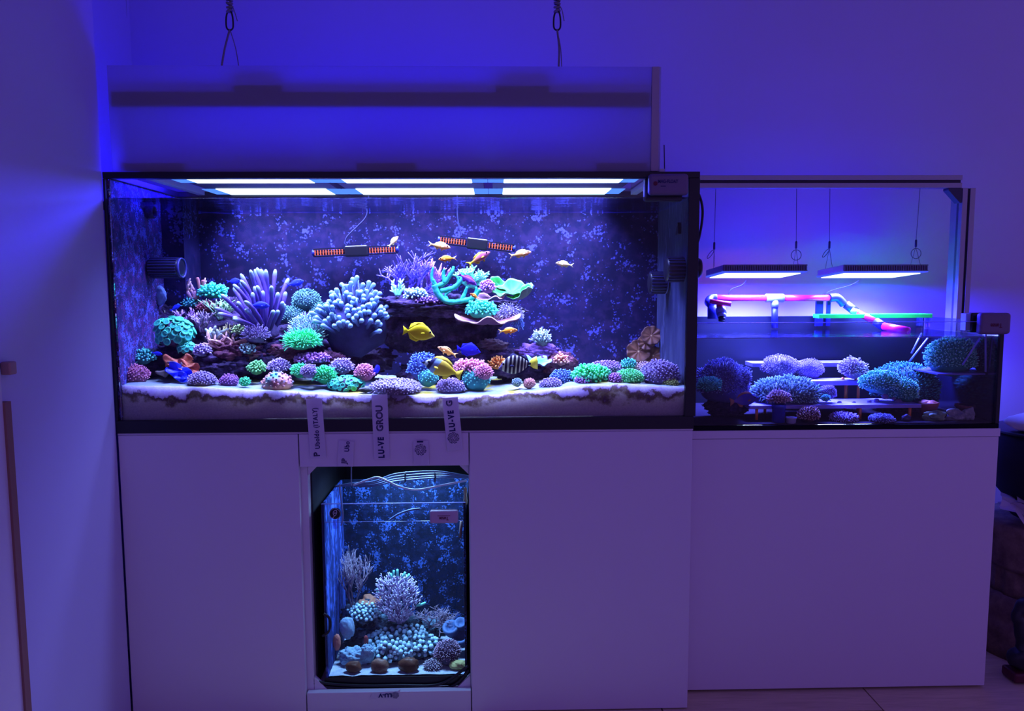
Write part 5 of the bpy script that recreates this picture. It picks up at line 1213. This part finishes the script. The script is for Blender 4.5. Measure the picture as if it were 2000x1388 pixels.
for j in range(ny):
    for i in range(nx):
        a = j*(nx+1)+i; mb.face((a, a+1, a+nx+2, a+nx+1))
tag(mb.build('sand_floor', mottled('nano_sand', ((.3, (.28, .34, .45)), (.7, (.60, .66, .72))), 60, .9, .7, .002), None, True), 'pale sand floor of the small tank', 'sand', kind='stuff')
# lamp under the bay ceiling
nl = thing('clip_lamp', 'flat lamp under the bay ceiling lighting the small tank', 'lamp', (.735, .15, .735))
bevel(MB().box(-.10, .10, -.06, .06, 0, .014).build('housing', M_BLACK, nl), .002); MB().box(-.08, .08, -.045, .045, -.002, -.0002).build('diode_plate', M_LED, nl)
area('nano_lamp_light', (0, 0, -.006), .18, .10, LAMP_NANO, 4.4, 120, (0, 0, 0), nl)
# cables
M_CBL = plain('pale_cable', (.22, .30, .45), .4); M_CBD = plain('blue_grey_cable', (.10, .15, .30), .45)
def cable(lab, pts, r, m, Y=.05, name='cable', grp=None):
    o = MB().tube(smooth_path([at(q[0], q[1], q[2] if len(q) > 2 else Y) for q in pts]), r, 7).build(name, m, None, True); return tag(o, lab, 'cable', grp)
for i, dy in enumerate((0, 5, 10, 14)):
    cable(('topmost', 'second', 'third', 'lowest')[i]+' strand of the cable bundle under the bay ceiling', [(655, 950-dy*.1), (685, 944+dy*.3), (730, 940+dy*.6), (770, 926+dy), (820, 921+dy), (860, 921+dy*.8), (900, 927+dy*.4), (916, 930+dy*.2)], .0026, M_CBD, .06+.004*i, grp='cable bundle in the bay')
cable('pale cable looping below the bundle in the bay', [(690, 947), (715, 938), (735, 932), (750, 936), (775, 948), (800, 955), (825, 955), (870, 946), (912, 938)], .0028, plain('white_cable', (.6, .66, .75), .4), .05)
cable('thin cable dangling in front of the small tank rim', [(663, 945), (665, 965), (668, 988), (670, 1010), (666, 1026)], .002, M_CBL, .02)
cable('thin black cable hanging from the fascia into the bay', [(686, 912), (686, 930), (686, 948)], .0016, M_CBL, .03)
cable('pale tube curving over the small tank water', [(760, 1016), (778, 1004), (800, 996), (820, 993)], .003, M_CBD, .05)
cable('black cable looping beside the small tank', [(632, 1198), (642, 1205), (645, 1220), (641, 1234), (630, 1242)], .0035, M_BLACK, .02)
for i, pts in enumerate(([(600, 1320), (625, 1338), (700, 1344), (800, 1344), (880, 1340), (915, 1308)], [(598, 1308), (618, 1330), (690, 1338), (780, 1338), (860, 1335), (914, 1300)])):
    cable(('lower', 'upper')[i]+' black cable lying along the bay floor before the small tank', pts, .004, M_BLACK, .024, grp='black cables on the bay floor')
for px, lab in ((792, 'black cable tie in the middle of the bundle'), (850, 'black cable tie at the outer part of the bundle')):
    y0_ = 921; o = MB().box(-.0015, .0015, -.012, .012, -.016, .008).build('cable_tie', M_BLACK, None, False, at(px, 928, .065)); tag(o, lab, 'cable tie', 'cable ties')
o = MB().lathe([(.0045, 0), (.0055, .012), (.004, .03), (.005, .032), (.0045, .045), (.002, .048)], 12).build('brass_fitting', plain('brass', (.4, .32, .18), .4, .5), None, True, at(909, 985, .05)); tag(o, 'small brass fitting standing on the small tank rim corner', 'fitting')
o = MB().tube([at(901, 1018, .05), at(899, 1050, .05)], .004, 8).build('glass_thermometer', plain('brownish_tube', (.22, .14, .12), .4), None, True); tag(o, 'brown tube hanging in the small tank corner under the cleaner', 'tube')
o = thing('round_badge', 'round black badge with white emblem on the small tank', 'badge', at(655, 1002, SY0-.001))
MB().lathe([(.001, -.004), (.0145, -.004), (.0155, -.003), (.0155, .0), (.001, .0)], 28, axis='y').build('disc', M_BLACK, o, True)
MB().lathe([(.0138, -.0052), (.0146, -.0052), (.0146, -.0040), (.0138, -.0040)], 28, axis='y', cap=False).build('ring', plain('badge_white', (.6, .6, .7), .5), o, True)
mb = MB(); mb.tube(smooth_path([(.004, -.005, .010), (-.003, -.005, .007), (-.0045, -.005, 0), (-.002, -.005, -.006), (-.006, -.005, -.011)]), .0010, 5); mb.tube(smooth_path([(.004, -.005, .010), (.0045, -.005, .003), (.002, -.005, -.003), (-.002, -.005, -.006)]), .0010, 5); sphere(mb, (0, -.005, .002), .0022, 1)
mb.build('emblem', plain('badge_white', (.6, .6, .7), .5), o, True)
o = MB().box(-.007, .007, -.002, .004, -.022, -.0).build('tank_clip', M_CLEAR, None, False, at(655, 1016, SY0-.004)); tag(o, 'small clear clip under the round badge', 'clip')
c = at(868, 1005, SY0)
mg = magnet('pinkish magnetic glass cleaner with red lettering on the small tank', c+Vector((0, -.002, 0)), 56*mpp(SY0), 26*mpp(SY0), .02, plain('magnet_pinkish', (.52, .40, .5), .4), False, 'Tunze', M_REDI, True, tsize=.0125)
MB().box(-.017, .017, -.0206, -.0202, .0035, .0048).build('underline', M_REDI, mg)
# nano reef
M_NROCK = mottled('nano_rock', ((.3, (.01, .015, .03)), (.5, (.05, .08, .12)), (.62, (.18, .30, .40)), (.8, (.40, .60, .70))), 40, .9, 1., .006)
NPAL = tm('ice_blue_tips', (.06, .14, .22), (.24, .46, .60), (.52, .80, .88), k=1); NLIL = tm('lilac_white_tips', (.30, .22, .42), (.62, .50, .78), (.82, .80, .95), k=1)
for lab, px, py, Y, w, h in (('blue crusted rock high at the back of the small tank', 708, 1198, .20, 80, 50), ('dark rock under the white bush in the small tank', 775, 1222, .20, 110, 50), ('rock ledge under the fan gorgonian in the small tank', 832, 1228, .21, 80, 44), ('low dark rock behind the pale crusted boulder', 740, 1255, .19, 130, 56), ('dark rock at the front of the small tank arch', 785, 1278, .15, 120, 30)):
    rock(lab, px, py, Y, w, h, M_NROCK if h != 30 else M_ROCK, group='rocks of the small tank')
dome('encrusting_coral', 'pale blue knobbly crusted boulder in the middle of the small tank', 'coral', 783, 1226, 1284, 132, .15, M_NROCK, NPAL, 230, .07, .06, 1.15, .35)
dome('encrusting_coral', 'pale blue crust on the high rock of the small tank', 'coral', 712, 1180, 1212, 64, .17, M_NROCK, NPAL, 90, .1, .09, 1.1, .3)
rock('pale blue oval sponge standing beside the algae pane', 678, 1226, .13, 30, 46, plain('ice_sponge', (.30, .48, .66), .85, var=.4, scale=140, bmp=.8), amp=.15, group='sponges of the small tank', name='sponge')
rock('orange shell leaning at the algae pane', 658, 1254, .10, 16, 34, plain('salmon_shell', (.62, .22, .16), .6, var=.2, scale=60), amp=.1, group='sponges of the small tank', name='shell')
rock('pale blue rounded coral rock near the front of the small tank', 695, 1282, .10, 62, 36, plain('ice_rock', (.28, .46, .60), .8, var=.45, scale=50, bmp=.8), amp=.3, group='pale rocks of the small tank')
rock('pale upright lump beside the rounded coral rock', 718, 1274, .085, 26, 34, plain('ice_rock', (.28, .46, .60), .8), amp=.2, group='pale rocks of the small tank')
plate('plate_coral', 'orange brown plate on the high rock of the small tank', 'coral', 724, 1174, .19, 44, .7, .1, 30, [plain('rust_plate', (.36, .14, .08), .7, var=.3), plain('rust_plate', (.3, .1, .06))], .12, .004)
WB = thing('bush_coral', 'white lilac feathery bush with green tips in the small tank', 'coral', at(780, 1216, .15)); k = mpp(.15); rng = random.Random(4)
mb = MB(); pts = []
for i in range(760):
    u = rng.random(); hgt = u*90*k; wd = (8+36*math.sin(min(1, u*1.25)*math.pi*.72))*k; a = rng.uniform(0, 2*math.pi); q = math.sqrt(rng.random())
    pts.append((Vector((wd*q*math.cos(a)-6*k*u, wd*.6*q*math.sin(a), hgt)), Vector((math.cos(a)*q*.9, math.sin(a)*q*.6, .8)).normalized()))
tentacles(mb, pts, 10*k, 1.05*k, 1.0, rng); mb.build('feathers', NLIL, WB, True, kind='stuff')
mb = MB(); mb.tube([(0, 0, 0), (-2*k, 0, 40*k), (-4*k, 0, 85*k)], [6*k, 4*k, 2*k], 8); mb.build('stem', plain('lilac_stem', (.25, .18, .35), .7), WB, True)
for dx, dz, ex, ez in ((-12, 95, -16, 104), (-2, 98, -2, 112), (8, 97, 14, 106), (-40, 62, -44, 72), (34, 36, 54, 42), (-10, 100, -9, 110), (14, 92, 22, 102)):
    MB().tube(smooth_path([(dx*k, 0, dz*k), ((dx+ex)/2*k, -.002, (dz+ez)/2*k-1*k), (ex*k, 0, ez*k)], 4), [2.6*k]*8+[1.4*k], 7).build('green_tip', plain('mint_tip', (.20, .72, .55), .5), WB, True)
GORG = tm('tan_gorgonian', (.10, .07, .10), (.24, .17, .24), (.42, .34, .44), k=1)
branching('gorgonian', 'tall tan gorgonian beside the algae pane of the small tank', 'coral', 692, 1188, .18, 124, 72, GORG, 2.0, 5, 3, seed=55, spread=.85, curl=.6)
branching('gorgonian', 'low fan gorgonian leaning to the open side of the small tank', 'coral', 848, 1226, .18, 46, 104, GORG, 1.8, 5, 3, seed=53, spread=.8, lean=.9)
dome('star_polyp_coral', 'pink furry coral near the front glass of the small tank', 'coral', 874, 1246, 1300, 56, .09, BODY, tm('rose_fur', (.16, .08, .16), (.42, .26, .40), (.62, .46, .60), k=1), 360, .14, .03)
for px, py, w, lab in ((884, 1222, 34, 'smooth blue cup coral, the upper of three'), (904, 1240, 36, 'smooth blue cup coral at the pane, largest of three'), (902, 1214, 26, 'smooth blue cup coral highest at the pane')):
    a = at(px, py+w/2, .16); kk = mpp(.16)*w/2
    o = MB().lathe([(kk*.5, 0), (kk*.75, kk*.5), (kk*1.0, kk*1.3), (kk*.95, kk*1.6), (kk*.7, kk*1.65), (kk*.45, kk*1.2), (kk*.1, kk*1.0)], 20).build('cup_coral', plain('steel_blue_coral', (.08, .16, .34), .6, var=.3, scale=40), None, True, a); tag(o, lab, 'coral', 'blue cup corals of the small tank'); o.rotation_euler = (.5, -.15, 0)
rock('yellowish sponge at the front corner of the small tank', 895, 1298, .06, 36, 20, plain('straw_sponge', (.52, .50, .18), .8, var=.3, scale=60, bmp=.6), amp=.25, group='sponges of the small tank', name='sponge')
dome('star_polyp_coral', 'small beige tuft on the sand of the small tank', 'coral', 845, 1288, 1308, 38, .07, BODY, tm('beige_tuft', (.2, .15, .2), (.5, .42, .5), (.65, .6, .66), k=1), 120, .16, .05)
for px, py, w, h, lab, cc in ((690, 1302, 34, 24, 'brown spiral snail at the front glass nearest the algae pane', (.16, .06, .035)), (741, 1300, 36, 32, 'rounded brown shell with pale face at the front glass', (.26, .13, .09)), (798, 1298, 42, 32, 'large dark brown disc shell at the front glass', (.13, .05, .03))):
    rock(lab, px, py, .055, w, h, mottled('shell_%d' % px, ((.3, tuple(x*.4 for x in cc)), (.6, cc), (.8, tuple(min(1, x*2.5) for x in cc))), 50, .4, .5, .002), amp=.18, group='shells at the small tank front', name='snail_shell', sub=3)
rock('small dull red knob in front of the crusted boulder', 715, 1250, .11, 10, 22, plain('dull_red', (.3, .05, .06), .7), amp=.2, group='sponges of the small tank', name='sponge', sub=2)

# ------------------------------------------------------------------ strips of printed tape
def tape_mat():
    m = bpy.data.materials.new('clear_white_tape'); m.use_nodes = True; nt = m.node_tree; nt.nodes.clear()
    d = N(nt, 'ShaderNodeBsdfPrincipled'); d.inputs['Base Color'].default_value = (.80, .74, .86, 1); d.inputs['Roughness'].default_value = .35
    b_ = noise_n(nt, coords(nt), 90, 3); bump(nt, d, b_, .25, .001)
    t = N(nt, 'ShaderNodeBsdfTransparent'); mx = N(nt, 'ShaderNodeMixShader'); mx.inputs[0].default_value = .28; o = N(nt, 'ShaderNodeOutputMaterial')
    nt.links.new(d.outputs[0], mx.inputs[1]); nt.links.new(t.outputs[0], mx.inputs[2]); nt.links.new(mx.outputs[0], o.inputs[0]); return m
M_TAPE = tape_mat()
def tape(label, top, bot, w_px, Yf=-.0006):
    a, b = at(*top, Yf-.0035), at(*bot, Yf-.0035); c = (a+b)/2; L = (a-b).length; ang = math.atan2(a.x-b.x, a.z-b.z); w_ = w_px*mpp(0)
    root = thing('tape_strip', label, 'tape', b, 'printed tape strips'); root.rotation_euler = (0, ang, 0)
    mb = MB(); n = 16; rg = random.Random(int(top[0]))
    for s_ in (0, 1):
        for i in range(n+1):
            z = L*i/n; e = (rg.uniform(-1, 1)*.001 if i in (0, n) else 0)
            mb._addv([(-w_/2, s_*.0003, z+e), (0, s_*.0003-.0003, z+e*.5), (w_/2, s_*.0003, z-e)])
    for s_ in (0, 1):
        for i in range(n):
            for j in (0, 1):
                q = s_*(n+1)*3+i*3+j; mb.face((q, q+1, q+4, q+3))
    for i in range(n):
        for j in (0, 2):
            q = i*3+j; mb.face((q, q+3, q+3+(n+1)*3, q+(n+1)*3))
    film = mb.build('film', M_TAPE, root)
    return film, L, w_
def rosette(parent, x, z, R):
    mb = MB()
    for i in range(7):
        a0 = 2*math.pi*i/7
        pts = []
        for q in range(7):
            u = q/6; rr = R*(.18+.82*u); aa = a0+1.25*u; pts.append((x+rr*math.cos(aa), -.0008, z+rr*math.sin(aa)))
        mb.tube(pts, R*.042, 4)
        pts2 = [(x+R*math.cos(a0+1.25+t*.16), -.0008, z+R*math.sin(a0+1.25+t*.16)) for t in range(4)]
        mb.tube(pts2, R*.042, 4)
        pts3 = []
        for q in range(4):
            u = 1-q*.22; rr = R*(.18+.82*u); aa = a0+1.25*u+.48; pts3.append((x+rr*math.cos(aa), -.0008, z+rr*math.sin(aa)))
        mb.tube(pts3, R*.04, 4)
    return mb.build('rosette_logo', M_INK, parent, True)
def vtext(root, s, x, z, size, **kw): return text('lettering', s, (x, -.0007, z), size, (R90, -R90, 0), M_INK, root, **kw)
p_ = mpp(0)
t1, L1, w1 = tape('tape strip nearest the side wall printed with a place name and (ITALY)', (613, 778), (622, 894), 31)
vtext(t1, 'P', -2*p_, 3*p_, .022, bold=-.0001, outline=True); vtext(t1, 'Uboldo (ITALY)', .5*p_, 18*p_, .0172, bold=.00045, sx=.86, spc=1.12)
t2, L2, w2 = tape('short tape strip on the fascia printed with the three letters Ubo', (677, 861), (674, 910), 30)
vtext(t2, 'JP', -2*p_, 5*p_, .018, outline=True); vtext(t2, 'Ubo', 2*p_, 29*p_, .0172, bold=.00045, sx=.86, spc=1.12)
t3, L3, w3 = tape('middle tall tape strip with heavy letters below outlined letters', (741, 770), (746, 896), 31)
vtext(t3, 'LU-VE', 0, 2*p_, .0205, bold=.0012, sx=.8, spc=1.36); vtext(t3, 'GROU', -1*p_, 55*p_, .024, outline=True, sx=1.0)
t4, L4, w4 = tape('short tape strip on the fascia with a rosette and a stroke', (822, 861), (823, 908), 30)
rosette(t4, -1*p_, 31*p_, 11*p_); vtext(t4, 'I', -1*p_, 45*p_, .0205, bold=.0012)
t5, L5, w5 = tape('slanting tall tape strip with a rosette below heavy letters', (879, 776), (889, 879), 31)
rosette(t5, -1*p_, 25*p_, 11*p_); vtext(t5, 'LU-VE', -1*p_, 38*p_, .0205, bold=.0012, sx=.8, spc=1.36); vtext(t5, 'G', -2*p_, 88*p_, .022, outline=True)
t6 = thing('tape_strip', 'torn tape scrap on the plinth with upside-down letters', 'tape', at(751, 1358, -.002), 'printed tape strips'); 
mb = MB(); pts = [(-30, -6), (24, -7), (30, 3), (33, 13), (26, 9), (-8, 8), (-24, 7)]
mb.mesh_pts([(x*p_, 0, z*p_) for x, z in pts]+[(x*p_, .0005, z*p_) for x, z in pts], [tuple(range(7)), tuple(range(13, 6, -1))]+[(i, (i+1) % 7, 7+(i+1) % 7, 7+i) for i in range(7)]); t6 = mb.build('film', M_TAPE, t6)
text('lettering', 'LU-V', (15*p_, -.0006, 1*p_), .0145, (R90, math.pi, 0), M_INK, t6, bold=.0008, sx=1.15); rosette(t6, 22*p_, 1*p_, 7*p_)

# ------------------------------------------------------------------ things beyond the second cabinet
PYc = .34; px_l = at(1936, 1150, PYc).x; R_ = .17; pcx = px_l+R_
ped = thing('pedestal', 'fluted plaster pedestal with stepped base beyond the second cabinet', 'pedestal', (pcx, PYc, 0))
M_PLAS = mottled('aged_plaster', ((.3, (.12, .08, .07)), (.6, (.26, .18, .15)), (.8, (.36, .26, .22))), 18, .85, .5, .004)
zt_ = at(1960, 1015, PYc).z
MB().lathe([(R_*1.25, 0), (R_*1.25, .045), (R_*1.2, .05), (R_*1.22, .075), (R_*1.15, .10), (R_*1.08, .115), (R_*1.1, .135), (R_*1.02, .165), (R_*.98, .18)], 48).build('base', M_PLAS, ped, True)
MB().lathe([(R_*.94, .18), (R_*.93, .2), (R_*.92, zt_-.16), (R_*.93, zt_-.145)], 168, flute=lambda a, h: 1-.045*max(0, math.sin(14*a))**.6).build('shaft', M_PLAS, ped, True)
MB().lathe([(R_*.96, zt_-.145), (R_*1.0, zt_-.13), (R_*.98, zt_-.115), (R_*1.0, zt_-.09), (R_*1.02, zt_-.05), (R_*1.08, zt_-.03), (R_*1.08, zt_)], 48).build('capital', M_PLAS, ped, True)
pw_ = thing('paper_pile', 'crumpled pale papers on top of the pedestal', 'paper', (pcx, PYc, zt_)); rg = random.Random(2)
M_PAP = plain('pale_paper', (.55, .5, .62), .8, var=.15, scale=20)
for i in range(5):
    mb = MB(); n = 5; sz = .13
    for s_ in (0, 1):
        for a in range(n+1):
            for b in range(n+1):
                mb._addv([((a/n-.5)*sz*1.5, (b/n-.5)*sz, .03*noise.noise(Vector((a*.7+i*5, b*.6, i)))+.012*abs((a % 2)-.5)-s_*.0006)])
    for s_ in (0, 1):
        for a in range(n):
            for b in range(n):
                q = s_*36+a*6+b; mb.face((q, q+1, q+7, q+6))
    o = mb.build('sheet', M_PAP, pw_, False, (-.10+.03*i, -.07+.02*i, .028+.009*i)); o.rotation_euler = (rg.uniform(-.2, .2), rg.uniform(-.35, .45), rg.uniform(-.6, .6))
vz0 = zt_+.06; vz1 = at(1975, 842, PYc).z
br = thing('dark_urn', 'big matt black urn standing above the papers on the pedestal', 'urn', (pcx+.02, PYc+.03, zt_))
MB().lathe([(.10, 0), (.11, .01), (.10, .03), (.15, .09), (.168, .16), (.165, vz1-zt_-.03), (.158, vz1-zt_-.012)], 40).build('body', plain('black_velvet', (.008, .008, .02), .9, var=.5, scale=30), br, True)
MB().lathe([(.166, vz1-zt_-.012), (.170, vz1-zt_-.008), (.170, vz1-zt_-.002), (.16, vz1-zt_), (.10, vz1-zt_+.002)], 40).build('lid', M_BLACK, br, True)
o = MB().mesh_pts(*blob_pts(3, (.09, .05, .03), 77, .2, 1.4, .1)).build('folded_cloth', plain('white_cloth', (.6, .58, .7), .8, var=.1), None, True, (at(2004, 828, .33).x+.03, .33, vz1+.03)); tag(o, 'pale folded cloth on the urn lid at the picture edge', 'cloth')
so = thing('statuette', 'dark statuette with heavy paw on a red base in front of the pedestal', 'statue', at(1990, 1325, .12))
k = mpp(.12); vs, fs = blob_pts(3, (26*k, 22*k, 24*k), 31, .18, 1.6, .06)
M_STAT = plain('black_bronze', (.012, .011, .02), .4, var=.4, scale=40)
MB().mesh_pts([v+Vector((0, 0, 44*k)) for v in vs], fs).build('paw', M_STAT, so, True)
MB().tube(smooth_path([(2*k, 0, 50*k), (6*k, .004, 80*k), (2*k, .008, 110*k), (-6*k, .012, 132*k), (8*k, .016, 146*k), (30*k, .02, 150*k)]), [20*k, 18*k, 15*k, 14*k, 13*k, 13*k, 13*k, 14*k, 15*k, 15*k, 15*k, 14*k, 14*k, 13*k, 12*k, 12*k, 12*k, 11*k, 11*k, 11*k, 11*k, 12*k, 14*k, 16*k, 18*k, 19*k, 20*k, 20*k, 20*k, 20*k, 20*k][:31], 14).build('body', M_STAT, so, True)
bevel(MB().box(-22*k, 50*k, -20*k, 24*k, 0, 20*k).build('base', plain('dark_red_base', (.10, .015, .03), .5, var=.2), so), .006, 3)
